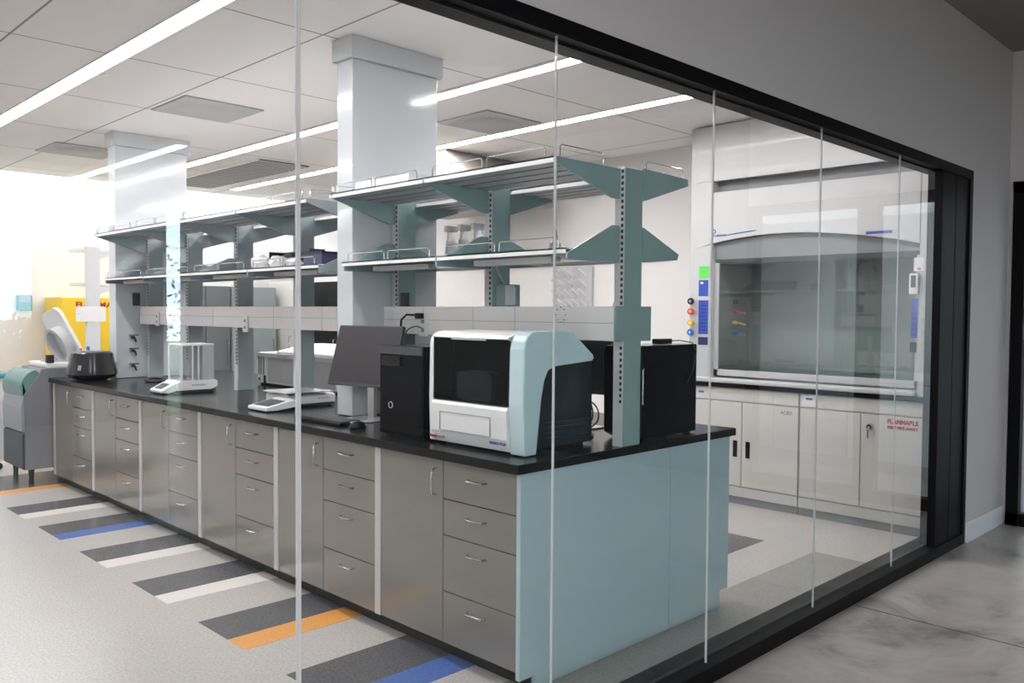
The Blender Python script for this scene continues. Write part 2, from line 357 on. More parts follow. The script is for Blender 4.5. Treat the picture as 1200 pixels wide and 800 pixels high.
# tree outside, mirrored in the glass
def tree(x, y, s):
    t = thing('leafy_tree', (x, y, -0.095), 'leafy tree outside the corridor window, mirrored in the glass', 'tree')
    k = MB(); k.tube([(x, y, -0.095), (x+.1, y, 1.2), (x-.05, y+.1, 2.2), (x+.1, y, 3.2)], [.12, .1, .07, .03]).build('trunk', 'bark', t, smooth=True)
    m = MB()
    for _ in range(3000):
        a = random.random()*6.28; r = s*random.random()**.5; z = 0.2+2.6*random.random()**1.3
        if z > 1.4 and random.random() < .55: continue
        c = Vector((x+r*math.cos(a), y+r*math.sin(a)*.6, z)); q = .025+.05*random.random()
        u = Vector((random.uniform(-1, 1), random.uniform(-1, 1), random.uniform(-1, 1))).normalized(); v = u.orthogonal().normalized()
        m.add([c-u*q, c+v*q*.5, c+u*q, c-v*q*.5], [(0, 1, 2, 3)])
    m.build('foliage', 'leaf', t)
tree(7.9, -12.4, 1.9)

t = thing('hedge', (0, -12.5, -0.098), 'leafy hedge outside the wide corridor window, mirrored at the left edge', 'hedge')
m = MB()
for _ in range(5000):
    x = random.uniform(-7, 4.6); hz = 1.1+.5*noise.noise(Vector((x*.8, 0, 0)))+.4*noise.noise(Vector((x*2.3, 4, 0)))
    c = Vector((x, -12.5+random.uniform(-.5, .5), 0.08+hz*random.random()**.8)); q = .05+.08*random.random()
    u = Vector((random.uniform(-1, 1), random.uniform(-1, 1), random.uniform(-1, 1))).normalized(); v = u.orthogonal().normalized()
    m.add([c-u*q, c+v*q*.6, c+u*q, c-v*q*.6], [(0, 1, 2, 3)])
m.build('foliage', 'leaf', t)

# ================================================================== CEILING FITTINGS
def strip(x, y0, y1, label, z=3.0, m='lab_lamp', name='linear_ceiling_light', wd=0.105, grp='recessed linear lights of the laboratory'):
    t = thing(name, (x, (y0+y1)/2, z), label, 'light', grp)
    MB().box(x-wd/2, x+wd/2, y0, y1, z-0.006, z-0.001).build('diffuser', m, t)
    f = MB(); f.box(x-wd/2-.008, x-wd/2, y0, y1, z-0.010, z); f.box(x+wd/2, x+wd/2+.008, y0, y1, z-0.010, z); f.box(x-wd/2, x+wd/2, y0-.008, y0, z-.01, z); f.box(x-wd/2, x+wd/2, y1, y1+.008, z-.01, z)
    f.build('frame', 'white_metal', t)
    return t
strip(0.35, 2.3, 9.6, 'unseen linear fill light added outside the frame on the left', wd=.065)  # added out of view to brighten surfaces facing left
strip(1.915, 2.3, 9.6, 'broad bright linear ceiling light, leftmost and running off the top of the frame')
strip(3.85, 3.03, 9.9, 'linear ceiling light running above the bench and behind both columns')
strip(5.03, 2.06, 10.0, 'linear ceiling light nearest the fume hood wall')
MB.keep = False
cv = MB().box(-2.9, 6.4, 10.565, 10.60, 3.02, 3.06); tag(cv.build('cove_light', 'cove_lamp'), 'hidden light strip washing the top of the far wall', 'light')
def diffuser(x0, y0, s, label):
    t = thing('air_diffuser', (x0+s/2, y0+s/2, 3.0), label, 'air diffuser', 'square ceiling air diffusers')
    bx('face_plate', 'grille', t, x0, x0+s, y0, y0+s, 2.988, 2.9995)
    MB().lathe([(0.001, 0), (.17, 0), (.2, .008)], (x0+s/2, y0+s/2, 2.978), 24).build('centre_cone', 'grille', t, smooth=True)
diffuser(2.6, 5.88, 0.6, 'flat square air diffuser in the ceiling left of the nearer column')
diffuser(4.35, 4.66, 0.59, 'square air diffuser in the ceiling right of the nearer column')
diffuser(2.5, 8.35, 0.6, 'flat square air diffuser in the ceiling left of the farther column')
t = thing('return_air_grille', (4.55, 8.95, 3.0), 'long slatted return air grille in the ceiling between the two columns', 'air grille')
bx('backing', 'gap_dark', t, 4.2, 4.75, 7.8, 10.1, 2.992, 2.9995)
f = MB(); f.box(4.18, 4.2, 7.8, 10.1, 2.985, 3.0); f.box(4.75, 4.77, 7.8, 10.1, 2.985, 3.0); f.build('frame', 'white_metal', t)
s_ = MB()
for k in range(23): s_.box(4.2, 4.75, 7.8+k*0.1, 7.8+k*0.1+0.055, 2.982, 2.9915)
s_.build('slats', 'grille', t)
# canopy exhaust
t = thing('exhaust_canopy', (5.5, 6.6, 2.5), 'beige exhaust canopy hanging from the ceiling behind the nearer column', 'exhaust canopy')
c = MB(); b0 = [(5.12, 6.05), (6.1, 6.05), (6.1, 7.1), (5.12, 7.1)]; b1 = [(5.0, 5.75), (6.3, 5.75), (6.3, 7.4), (5.0, 7.4)]
c.add([(x, y, 2.996) for x, y in b0]+[(x, y, 2.62) for x, y in b1], [(0,1,2,3),(7,6,5,4),(0,4,5,1),(1,5,6,2),(2,6,7,3),(3,7,4,0)]); c.build('hood_shell', 'beige_duct', t)
bx('lower_rim', 'beige_duct', t, 5.0, 6.3, 5.75, 7.4, 2.54, 2.62, bevel=.004)
# sprinklers / sensors
for x, y, l in ((2.0, 5.75, 'small round sprinkler plate left of the broad ceiling light'), (3.05, 5.15, 'small round sprinkler plate near the nearer column')):
    t = MB().lathe([(0.0005, -0.012), (.02, -0.012), (.035, 0)], (x, y, 2.999), 20); tag(t.build('sprinkler_head', 'white_metal', smooth=True), l, 'sprinkler', 'ceiling sprinklers')
t = thing('added_fill_panel', (-1.4, -2.3, 3.35), 'large unseen fill panel added under the corridor ceiling, left of the viewer', 'light')  # added out of view to brighten surfaces facing the corridor
bx('diffuser', 'hall_fill', t, -2.4, -0.4, -5.0, 0.5, 3.335, 3.345); f = MB(); f.box(-2.45, -.35, -5.05, .55, 3.3451, 3.3595); f.build('housing', 'white_metal', t)
def pendant(x, y0, y1, z, l):
    t = thing('pendant_light', (x, (y0+y1)/2, z), l, 'light', 'linear pendants of the corridor')
    bx('diffuser', 'hall_lamp', t, x-.05, x+.05, y0, y1, z, z+.01); bx('housing', 'white_metal', t, x-.055, x+.055, y0-.005, y1+.005, z+.0101, z+.07)
    for yy in (y0+.4, y1-.4): MB().tube([(x, yy, z+.07), (x, yy, 3.36)], .004).build('suspension_wire', 'steel', t)
pendant(3.38, -6.9, -4.0, 3.0, 'linear pendant in the corridor, mirrored across the farther column')
pendant(0.6, -6.9, -4.0, 3.0, 'linear pendant in the corridor behind the viewer')

# ================================================================== COLUMNS
def column(y, x0, x1, label):
    t = thing('column', ((x0+x1)/2, y+.075, 0.91), label, 'column', 'glossy grey columns standing in the bench')
    bx('shaft', 'column_paint', t, x0, x1, y, y+.15, 0.911, 2.88, bevel=.004)
    bx('collar', 'column_paint', t, x0-.022, x1+.022, y-.028, y+.17, 2.88, 2.999, bevel=.003)
column(3.958, 2.684, 3.285, 'nearer glossy pale grey column rising behind the monitor')
column(7.50, 2.70, 3.32, 'farther glossy pale grey column behind the analytical balance')

# ================================================================== BENCH
def handle_h(y, z, t, L=0.105):
    x = 2.33
    MB().tube([(x, y-L/2, z), (x-.022, y-L/2+.006, z), (x-.028, y-L/2+.018, z), (x-.028, y+L/2-.018, z), (x-.022, y+L/2-.006, z), (x, y+L/2, z)], .0048, 8).build('drawer_handle', 'steel', t, smooth=True)
def cabinet(y0):
    t = thing('base_cabinet', (2.7, y0+.465, 0))
    b = MB(); b.box(2.349, 3.84, y0, y0+.934, 0.10, 0.868); b.build('cabinet_body', 'gap_dark', t)
    bx('toe_kick', 'black_plastic', t, 2.40, 3.78, y0, y0+.934, 0.0, 0.10)
    yd = y0 + 0.445
    for z0, z1 in ((0.702, 0.862), (0.547, 0.698), (0.306, 0.543), (0.082, 0.302)):
        d = MB().box(2.33, 2.348, y0+.003, yd-.002, z0, z1).build('drawer_front', 'taupe_laminate', t, bevel=.0015)
        handle_h((y0+yd)/2+.005, z1-.052 if z1-z0 > .2 else (z0+z1)/2+.02, d)
    d = MB().box(2.33, 2.348, yd+.002, y0+.885, 0.082, 0.862).build('door', 'taupe_laminate', t, bevel=.0015)
    x = 2.33; yy = yd+.045; z1, z0 = .825, .71
    MB().tube([(x, yy, z1), (x-.022, yy, z1-.006), (x-.028, yy, z1-.018), (x-.028, yy, z0+.018), (x-.022, yy, z0+.006), (x, yy, z0)], .0048, 8).build('door_handle', 'steel', d, smooth=True)
    tag(MB().box(2.326, 2.350, y0+.889, y0+.932, 0.082, 0.862).build('filler_strip', 'filler_grey', t), 'pale grey filler strip')
    return t
places = ['nearest the glass, below the white analyzer', 'second from the glass, below the black computer and monitor', 'third from the glass, below the top loading balance',
          'fourth from the glass, between the two balances', 'fifth from the glass, below the analytical balance', 'at the far end, below the dark round centrifuge']
c0 = cabinet(2.313)
for i in range(6):
    c = c0 if i == 0 else copy_tree(c0)
    c.location.y = c0.location.y + i*0.9345 if i else c0.location.y
    tag(c, 'taupe base cabinet ' + places[i], 'cabinet', 'taupe base cabinets of the bench')
LEND = 2.313+6*.9345
t = tag(MB().prism([(2.330, .082), (2.40, .082), (2.40, 0.0), (3.76, 0.0), (3.76, .082), (3.845, .082), (3.845, .868), (2.330, .868)], 'y', LEND+.001, LEND+.02).build('bench_end_panel', 'taupe_laminate'), 'taupe end panel of the bench beside the floor standing unit', 'panel')
t = tag(MB().prism([(2.326, .055), (2.415, .055), (2.415, 0.002), (3.325, 0.002), (3.325, .868), (2.326, .868)], 'y', 2.290, 2.312).build('bench_end_panel', 'teal_cast_panel', bevel=.001), 'wide end panel with painted teal light cast below the white analyzer', 'panel', 'end panels with painted teal light cast')
t = tag(MB().prism([(3.329, .002), (3.775, .002), (3.775, 0.085), (3.85, 0.085), (3.85, .868), (3.329, .868)], 'y', 2.290, 2.312).build('bench_end_panel', 'teal_cast_panel', bevel=.001), 'narrow end panel with painted teal light cast at the right corner of the bench', 'panel', 'end panels with painted teal light cast')
tag(MB().box(2.296, 3.888, 2.275, 7.94, 0.870, 0.908).build('countertop', 'epoxy_black', bevel=.004), 'continuous black epoxy countertop on the taupe cabinets', 'countertop')

# ================================================================== RACEWAYS
def raceway(ya, yb, label, outlets, seam):
    t = thing('power_raceway', (3.02, (ya+yb)/2, 1.37), label, 'power raceway', 'grey power raceways')
    bx('housing', 'raceway_grey', t, 2.896, 3.142, ya, yb, 1.372, 1.522, bevel=.003)
    g = MB(); g.box(2.8955, 2.8965, ya+.002, yb-.002, 1.4485, 1.4505)
    for y in seam: g.box(2.8953, 2.8966, y-.001, y+.001, 1.373, 1.521)
    g.build('panel_seam', 'ink_grey', t)
    for y, z in outlets:
        o = MB().box(2.884, 2.896, y-.036, y+.036, z-.058, z+.055).build('outlet_plate', 'white_plastic', t, bevel=.003)
        for dz in (-.025, .022): MB().box(2.8832, 2.8842, y-.013, y+.013, dz+z-.010, dz+z+.010).build('socket', 'ink_grey', o)
    return t
r = raceway(2.292, 3.955, 'near grey power raceway between the uprights behind the white analyzer', [(3.59, 1.42)], [2.9, 3.2, 3.6])
bx('end_plate', 'teal_cast_metal', r, 2.892, 3.146, 2.281, 2.2915, 1.370, 1.524)
raceway(4.13, 7.49, 'far grey power raceway between the two columns above the balances', [(5.58, 1.40), (7.1, 1.42)], [4.35, 4.6, 5.2, 6.1, 6.8])
raceway(8.995, 9.12, 'short grey raceway beyond the farther column, in front of the yellow cabinet', [], [])

# ================================================================== SHELF RACKS
def rack(ys, label, left=True, base=0.9085, end=True, feet=None, plate='teal_cast_metal'):
    t = thing('shelf_rack', (3.0, (ys[0]+ys[-1])/2, base), label, 'shelf rack', 'grey double sided shelf racks')
    for i, y in enumerate(ys):
        u = MB(); u.box(2.955, 3.078, y, y+.055, base, 1.371); u.box(2.955, 3.078, y, y+.055, 1.523, 2.125); u.build('upright', plate, t, bevel=.002)
        # slotted steel channel on the left face
        s_ = MB(); s_.box(2.950, 2.9545, y+.002, y+.053, base, 1.371); s_.box(2.950, 2.9545, y+.002, y+.053, 1.523, 2.13); ch = s_.build('slotted_channel', 'shelf_grey', t)
        for za, zb in ((1.10, 1.36), (1.53, 2.11)):
            q = MB(); z = za
            while z < zb: q.box(2.9485, 2.951, y+.006, y+.018, z, z+.014); z += .026
            q.build('slots', 'gap_dark', ch)
        br = []; nl = 2 if left else 0
        if left:
            br += [[(2.53, 2.120), (2.53, 2.098), (2.898, 1.99), (2.954, 1.99), (2.954, 2.120)], [(2.608, 1.739), (2.608, 1.712), (2.954, 1.712), (2.954, 1.873), (2.90, 1.873)]]
        br += [[(3.079, 2.134), (3.424, 2.124), (3.426, 2.093), (3.079, 1.989)], [(3.079, 1.874), (3.355, 1.768), (3.343, 1.742), (3.079, 1.72)]]
        for k_, p in enumerate(br):
            y_ = y+.024 if k_ < nl else (y-.006 if i == 0 else y+.022)
            MB().prism(p, 'y', y_, y_+.010).build('bracket', plate, t)
    ya, yb = ys[0]+.005, ys[-1]+.052
    decks = []
    if left: decks += [(2.53, 2.948, 2.098, 2.122), (2.608, 2.948, 1.738, 1.760)]
    decks += [(3.082, 3.424, 2.098, 2.122), (3.082, 3.352, 1.738, 1.760)]
    for (a, b, z0, z1) in decks:
        for k in range(len(ys)-1):
            p, q = ys[k]+.036, ys[k+1]+.020 if k < len(ys)-2 else yb-.002
            d = MB(); d.box(a, b, p, q, z1-.006, z1)
            d.box(a, a+.006, p, q, z0, z1); d.box(b-.006, b, p, q, z0, z1); sh = d.build('shelf', 'shelf_white', t)
            u = MB(); n = 4
            for r_ in range(n):
                c = a + (b-a)*(r_+.5)/n; u.box(c-(b-a)/n*.40, c+(b-a)/n*.40, p+.01, q-.01, z0+.004, z1-.0065)
            u.build('underside_ribs', 'shelf_dark', sh)
            # wire guard rail on the outer edge
            xe = a+.008 if a < 3 else b-.008; h_ = z1+.045
            g = MB(); g.tube([(xe, p+.05, z1), (xe, p+.05, h_-.012), (xe, p+.062, h_), (xe, (p+q)/2-.02, h_), (xe, (p+q)/2-.01, h_-.010), (xe, (p+q)/2-.01, z1)], .003, 6)
            g.tube([(xe, (p+q)/2+.02, z1), (xe, (p+q)/2+.02, h_-.012), (xe, (p+q)/2+.03, h_), (xe, q-.062, h_), (xe, q-.05, h_-.010), (xe, q-.05, z1)], .003, 6)
            g.build('guard_rail', 'steel', t, smooth=True)
            if z1 < 1.9 and a < 3:
                bx('task_light', 'shelf_grey', t, a+.09, a+.15, p+.16, q-.16, z0-.028, z0-.002, bevel=.004)
    # end rails
    for yy in ((ya+.01),) + ((yb-.01,) if feet is None else ()):
        for (a, b, z1) in ((2.545, 2.82, 2.122), (3.12, 3.41, 2.126)):
            if a < 3 and not left: continue
            g = MB(); g.tube([(a, yy, z1), (a, yy, z1+.036), (a+.012, yy, z1+.046), (b-.012, yy, z1+.046), (b, yy, z1+.036), (b, yy, z1)], .003, 6); g.build('guard_rail', 'steel', t, smooth=True)
    return t
rack([2.285, 3.12, 3.898], 'near double sided shelf rack above the white analyzer')
rack([4.15, 4.985, 5.82, 6.655, 7.435], 'long double sided shelf rack between the two columns', plate='slate_metal')
t = thing('shelf_rack', (3.02, 9.03, .9085), 'pale shelf rack beyond the farther column, in front of the yellow cabinet', 'shelf rack')
bx('upright', 'shelf_grey', t, 2.965, 3.09, 9.0, 9.06, .909, 1.371); bx('upright', 'shelf_grey', t, 2.965, 3.09, 9.0, 9.06, 1.523, 2.12)
for z in (2.085, 1.735): bx('shelf', 'white_metal', t, 2.955, 3.36, 9.061, 9.5, z, z+.03, bevel=.002)
for z in (2.0, 1.65): MB().prism([(3.091, z+.08), (3.33, z+.08), (3.091, z)], 'y', 9.02, 9.035).build('bracket', 'shelf_grey', t)
t = thing('far_bench', (3.4, 9.5, 0), 'short bench beyond the farther column carrying the pale rack', 'bench')
bx('worktop', 'epoxy_black', t, 2.88, 3.9, 8.95, 10.2, .87, .908, bevel=.003); bx('cabinet_body', 'taupe_laminate', t, 2.92, 3.86, 8.97, 10.18, .1, .869); bx('toe_kick', 'black_plastic', t, 2.98, 3.8, 9.0, 10.15, 0, .1)

# ================================================================== FUME HOOD (x = 5.95 front)
HX = 5.95
t = thing('fume_hood', (6.2, 2.97, 0.9), 'tall white fume hood with arched header and glass sash at the right', 'fume hood')
b = MB(); b.box(HX, 6.535, 3.72, 3.93, 0.945, 2.99); b.build('left_post', 'hood_white', t, bevel=.006)
b = MB(); b.box(HX, 6.535, 2.015, 2.13, 0.945, 2.99); b.build('right_post', 'hood_white', t, bevel=.006)
bx('upper_fascia', 'hood_white', t, HX-.006, 5.970, 2.13, 3.87, 2.55, 2.99, bevel=.002)
bx('top_cover', 'hood_white', t, 5.976, 6.53, 2.13, 3.72, 2.555, 2.99)
bx('gap_shade', 'hood_grey', t, 6.03, 6.04, 2.13, 3.72, 2.30, 2.56)  # dark grey plate for the shade inside the gap under the fascia
pts = [(3.85, 2.46), (3.85, 2.025)] + [(3.85-1.72*i/16, 2.025+(0.115-.028*(i/16))*math.sin(math.pi*i/16)**.8-.05*i/16) for i in range(1, 16)] + [(2.13, 1.975), (2.13, 2.46)]
MB().prism(pts, 'x', HX-.004, HX+.016).build('arched_header', 'hood_white', t)
MB().prism([(5.985, 2.24), (5.985, 1.93), (6.03, 1.885), (6.05, 2.24)], 'y', 2.131, 3.85-.13).build('sash_header', 'hood_grey', t)
# liner
l = MB(); l.box(6.52, 6.53, 2.13, 3.72, 0.96, 2.45); l.box(6.03, 6.52, 3.70, 3.719, .96, 2.45); l.box(6.03, 6.52, 2.131, 2.15, .96, 2.45); l.build('liner', 'hood_liner', t)
bx('baffle', 'hood_liner', t, 6.49, 6.519, 2.2, 3.65, 1.05, 1.45); bx('baffle', 'hood_liner', t, 6.49, 6.519, 2.2, 3.65, 1.5, 1.95)
sf = MB(); sf.box(5.985, 6.01, 2.131, 3.719, 1.0, 1.05); sf.box(5.985, 6.01, 3.68, 3.719, 1.0, 1.9); sf.box(5.985, 6.01, 2.131, 2.16, 1.0, 1.9); s_ = sf.build('sash_frame', 'pale_grey', t, bevel=.002)
bx('sash_pane', 'sash_glass', s_, 5.994, 6.0, 2.16, 3.68, 1.05, 1.9)
bx('airfoil_sill', 'hood_white', t, 5.91, 6.03, 2.131, 3.9, .948, .985, bevel=.01)
bx('work_surface', 'epoxy_black', t, 5.93, 6.53, 2.02, 3.93, .912, .946, bevel=.003)
bx('inlet_plate', 'pale_grey', t, HX-.003, HX-.0005, 3.745, 3.85, .97, 1.235)
def label_plate(name, m, y0, y1, z0, z1, lb=None):
    o = bx(name, m, t, HX-.0035, HX-.0008, y0, y1, z0, z1)
    if lb: o['label'] = lb
    return o
label_plate('sticker', 'green_sticker', 3.755, 3.84, 1.785, 1.878, 'green sticker')
p = label_plate('notice_plate', 'blue_label', 3.755, 3.842, 1.637, 1.766, 'blue notice plate')
MB().box(HX-.0045, HX-.0035, 3.80, 3.825, 1.735, 1.75).build('notice_print', 'white_plastic', p)
p = label_plate('notice_plate', 'blue_label', 3.752, 3.842, 1.33, 1.603, 'tall blue notice plate')
q = MB()
for k in range(8): q.box(HX-.0045, HX-.0035, 3.765, 3.83, 1.36+k*.028, 1.366+k*.028)
q.build('notice_print', 'navy_label', p)
label_plate('notice_plate', 'navy_label', 3.752, 3.842, 1.243, 1.305, 'navy switch plate')
p = label_plate('notice_plate', 'blue_label', 2.135, 2.175, 1.34, 1.605, 'narrow violet blue notice plate')
q = MB()
for k in range(6): q.box(HX-.0045, HX-.0035, 2.14, 2.17, 1.36+k*.036, 1.368+k*.036)
q.build('notice_print', 'navy_label', p)
label_plate('switch_plate', 'black_plastic', 2.137, 2.178, 1.245, 1.312, 'black switch')
m_ = MB().box(HX-.03, HX-.0005, 2.125, 2.185, 1.635, 1.775).build('airflow_monitor', 'white_plastic', t, bevel=.005)
MB().box(HX-.031, HX-.0299, 2.14, 2.172, 1.68, 1.76).build('display', 'dark_grey', m_)
m_ = MB().box(HX-.002, HX-.0005, 2.10, 2.165, 1.79, 1.88).build('paper_tag', 'white_plastic', t); MB().box(HX-.003, HX-.0021, 2.12, 2.14, 1.80, 1.81).build('tag_print', 'red_label', m_)
for z, cm in ((1.595, 'knob_black'), (1.512, 'knob_red'), (1.422, 'knob_yellow'), (1.343, 'knob_blue')):
    k = MB().lathe([(.0005, -.05), (.026, -.05), (.029, -.035), (.022, -.02), (.010, -.012), (.010, 0)], (HX, 3.893, z), 12, 'x').build('valve_knob', cm, t, smooth=False)
    MB().lathe([(.0005, -.052), (.009, -.052), (.009, -.0499)], (HX, 3.893, z), 12, 'x').build('knob_cap', 'white_plastic', k)
    MB().tube([(6.25, 3.70, z), (6.25, 3.66, z)], .018, 10).tube([(6.25, 3.66, z), (6.25, 3.645, z), (6.25, 3.59, z-.015)], .008, 8).build('service_outlet', cm, t, smooth=True)
for z in (1.535, 1.46, 1.38, 1.30):
    MB().lathe([(.0005, -.02), (.016, -.02), (.018, 0)], (HX, 2.09, z), 14, 'x').build('hole_plug', 'pale_grey', t, smooth=True)
# blue script mark on the header, left; blue oval mark, right
mk = MB(); mk.tube([(HX-.006, 3.735, 2.155), (HX-.006, 3.70, 2.165), (HX-.006, 3.69, 2.145), (HX-.006, 3.725, 2.122), (HX-.006, 3.68, 2.112)], .004, 6)
for k in range(6): mk.box(HX-.0068, HX-.0045, 3.60+k*.014, 3.609+k*.014, 2.108, 2.124)
mk.tube([(HX-.006, 3.595, 2.114), (HX-.006, 3.50, 2.125), (HX-.006, 3.38, 2.135), (HX-.006, 3.335, 2.137)], [.003, .004, .004, .002], 6)
mk.build('maker_mark', 'ink_blue', t, smooth=True)
mk = MB(); mk.lathe([(0.0005, -.003), (.13, -.003), (.13, 0)], (0, 0, 0), 28, 'x', T=Matrix.Diagonal((1, 1, .2)).to_3x3()); mk.v = [(x+HX-.0045, y+2.40, z+2.065) for x, y, z in mk.v]
o = mk.build('oval_badge', 'pale_grey', t)
MB().box(HX-.0085, HX-.0076, 2.31, 2.49, 2.055, 2.074).build('badge_print', 'ink_blue', o)

def hood_base(y0, y1, name, label):
    t = thing(name, (6.2, (y0+y1)/2, 0), label, 'cabinet', 'pale base cabinets under the fume hood')
    bx('cabinet_body', 'hood_base', t, HX+.018, 6.53, y0, y1, .10, .910); bx('toe_kick', 'hood_grey', t, HX+.005, 6.5, y0, y1, 0.0, .10)
    bx('bottom_rail', 'filler_grey', t, HX-.002, HX+.017, y0, y1, .06, .135)
    bx('top_rail', 'hood_base', t, HX, HX+.017, y0+.003, y1-.003, .81, .908, bevel=.001)
    m = (y0+y1)/2; ds = []
    for a, b in ((y0+.004, m-.003), (m+.003, y1-.004)): ds.append(MB().box(HX, HX+.017, a, b, .142, .802).build('door', 'hood_base', t, bevel=.002))
    return t, ds, m
t, ds, m = hood_base(2.965, 3.905, 'acid_cabinet', 'pale two door cabinet marked ACID under the left half of the fume hood')
for d, a in ((ds[1], m+.055), (ds[0], m-.055)):
    bx('pull_handle', 'black_plastic', d, HX-.006, HX-.0002, a-.018, a+.018, .37, .50, bevel=.002)
text('lettering', 'ACID', .036, 'ink_grey', ds[0], (HX-.001, 3.067, .752), width=.095, bold=.0014)
MB().box(HX-.0015, HX-.0002, 3.78, 3.83, .855, .87).build('maker_label', 'ink_blue', t)
t, ds, m = hood_base(2.045, 2.958, 'flammables_cabinet', 'pale two door cabinet with red FLAMMABLE lettering under the right half of the fume hood')
text('lettering', 'FLAMMABLE', .042, 'red_label', ds[0], (HX-.001, 2.215, .762), width=.205, bold=.0022)
text('lettering', 'KEEP FIRE AWAY', .028, 'red_label', ds[0], (HX-.001, 2.215, .722), width=.205, bold=.0016)
k = MB(); k.lathe([(.0005, -.03), (.018, -.03), (.024, -.015), (.024, 0)], (HX, 2.432, .715), 16, 'x'); k.build('latch', 'steel', ds[0], smooth=True)
MB().tube([(HX-.028, 2.432, .715), (HX-.034, 2.436, .68), (HX-.03, 2.438, .635)], [.009, .008, .006], 8).build('latch_lever', 'steel', ds[0], smooth=True)
p = MB().box(HX-.0012, HX-.0002, 2.83, 2.94, .822, .90).build('maker_label', 'white_metal', t); MB().box(HX-.002, HX-.0013, 2.86, 2.91, .865, .88).build('label_print', 'ink_blue', p)

# ================================================================== ANALYZER
CT = 0.9085
t = thing('laboratory_analyzer', (2.67, 2.7, CT), 'big white benchtop analyzer with dark front window and side cover with painted teal light cast', 'analyzer')
ax = 2.425
body = MB(); body.box(2.56, 2.93, 2.44, 2.955, CT+.012, 1.295); body.build('main_body', 'analyzer_dark', t, bevel=.004)
for x, y in ((2.47, 2.45), (2.47, 2.93), (2.88, 2.47), (2.88, 2.93)): MB().lathe([(.0005, 0), (.016, 0), (.016, .013), (.0005, .013)], (x, y, CT), 12).build('foot', 'black_plastic', t)
# front chassis walls (white): left cheek, right cheek, roof, lower front
pr = [(ax+.006, CT+.012), (ax, 1.12), (ax+.004, 1.34)] + [(ax+.06-.056*math.cos(R(a)), 1.352+.055*math.sin(R(a))) for a in (0, 22, 45, 67, 90)] + [(2.70, 1.412), (2.86, 1.30), (2.86, 1.29), (2.58, 1.29), (2.575, CT+.012)]
MB().prism(pr, 'y', 2.945, 2.972).build('left_cover', 'white_plastic', t, bevel=.004)
sp = [(2.435, CT+.004), (2.425, 1.12), (2.43, 1.345)] + [(2.50-.068*math.cos(R(a)), 1.352+.066*math.sin(R(a))) for a in (0, 22, 45, 67, 90)] + [(2.705, 1.418), (2.73, 1.408), (2.862, 1.312), (2.868, 1.296), (2.855, 1.285), (2.62, 1.270)] + [(2.575, 1.255), (2.552, 1.215), (2.535, 1.14), (2.506, CT+.004)]
o = MB().prism(sp, 'y', 2.378, 2.462).build('side_cover', 'teal_cast_plastic', t, bevel=.006); o['label'] = 'side cover with painted teal light cast'
MB().prism([(ax, 1.385)] + [(ax+.06-.056*math.cos(R(a)), 1.360+.05*math.sin(R(a))) for a in (22, 45, 67, 90)] + [(2.70, 1.412), (2.72, 1.395), (2.46, 1.385)], 'y', 2.461, 2.946).build('roof_cover', 'white_plastic', t, bevel=.003)
MB().prism([(ax+.008, CT+.012), (ax-.008, .97), (ax-.012, 1.09), (ax-.006, 1.102), (ax+.05, 1.108), (ax+.08, 1.10), (ax+.08, CT+.012)], 'y', 2.461, 2.946).build('lower_front', 'white_plastic', t, bevel=.004)
g = MB(); yy0, yy1, zz0, zz1 = 2.558, 2.882, .975, 1.057
for a in ((yy0, yy1, zz0, zz0+.002), (yy0, yy1, zz1-.002, zz1), (yy0, yy0+.002, zz0, zz1), (yy1-.002, yy1, zz0, zz1)): g.box(ax-.0135, ax-.009, *a)
g.build('tray_outline', 'ink_grey', t)
cavs = MB(); cavs.box(2.54, 2.55, 2.462, 2.945, 1.10, 1.385); cavs.box(2.43, 2.55, 2.462, 2.945, 1.1085, 1.112); cavs.box(2.43, 2.55, 2.462, 2.47, 1.11, 1.385); cavs.box(2.43, 2.55, 2.937, 2.945, 1.11, 1.385)
cavs.build('sample_bay', 'black_plastic', t)
MB().prism([(2.60, 1.113), (2.60, 1.22)] + arc(2.632, 1.205, .032, 150, 90, 4) + arc(2.79, 1.205, .032, 90, 20, 4) + [(2.822, 1.113)], 'x', 2.46, 2.535).build('reader_block', 'block_grey', t, bevel=.006)
bx('front_window', 'smoked_glass', t, ax+.004, ax+.009, 2.468, 2.942, 1.108, 1.383)
bx('window_handle', 'pale_grey', t, ax-.001, ax+.006, 2.6, 2.82, 1.374, 1.384, bevel=.001)
text('maker_print', 'thermo', .017, 'red_label', t, (ax-.008, 2.926, .944), width=.052, bold=.0004)
text('maker_print', 'scientific', .017, 'ink_grey', t, (ax-.008, 2.873, .944), width=.05, bold=.0002)
text('model_print', 'INDIKO PLUS', .015, 'ink_blue', t, (ax-.004, 2.520, .952), width=.095, bold=.0005)
sl = MB()
for k in range(4): sl.box(2.62, 2.90, 2.4385, 2.4405, .96+k*.022, .963+k*.022)
sl.build('side_vents', 'unit_navy', t)

# ================================================================== COMPUTERS
t = thing('computer_tower', (2.63, 3.19, CT), 'wide glossy black computer beside the left of the white analyzer', 'computer', 'black computers on the bench')
bx('case', 'black_gloss', t, 2.41, 2.86, 3.0, 3.325, CT+.01, 1.335, bevel=.006)
bx('front_trim', 'dark_grey', t, 2.404, 2.4105, 3.0, 3.322, 1.295, 1.33)
bx('drive_slot', 'black_plastic', t, 2.403, 2.4099, 3.16, 3.30, 1.24, 1.285)
r = MB(); r.lathe([(.013, 0), (.013, -.003), (.016, -.003), (.016, 0)], (2.4095, 3.235, 1.055), 24, 'x'); r.build('round_badge', 'pale_grey', t, smooth=True)
for x in (2.45, 2.82):
    for y in (3.03, 3.29): bx('foot', 'black_plastic', t, x-.015, x+.015, y-.015, y+.015, CT, CT+.0105)
t = thing('computer_tower', (3.37, 2.42, CT), 'black computer tower standing at the right end of the bench behind the upright', 'computer', 'black computers on the bench')
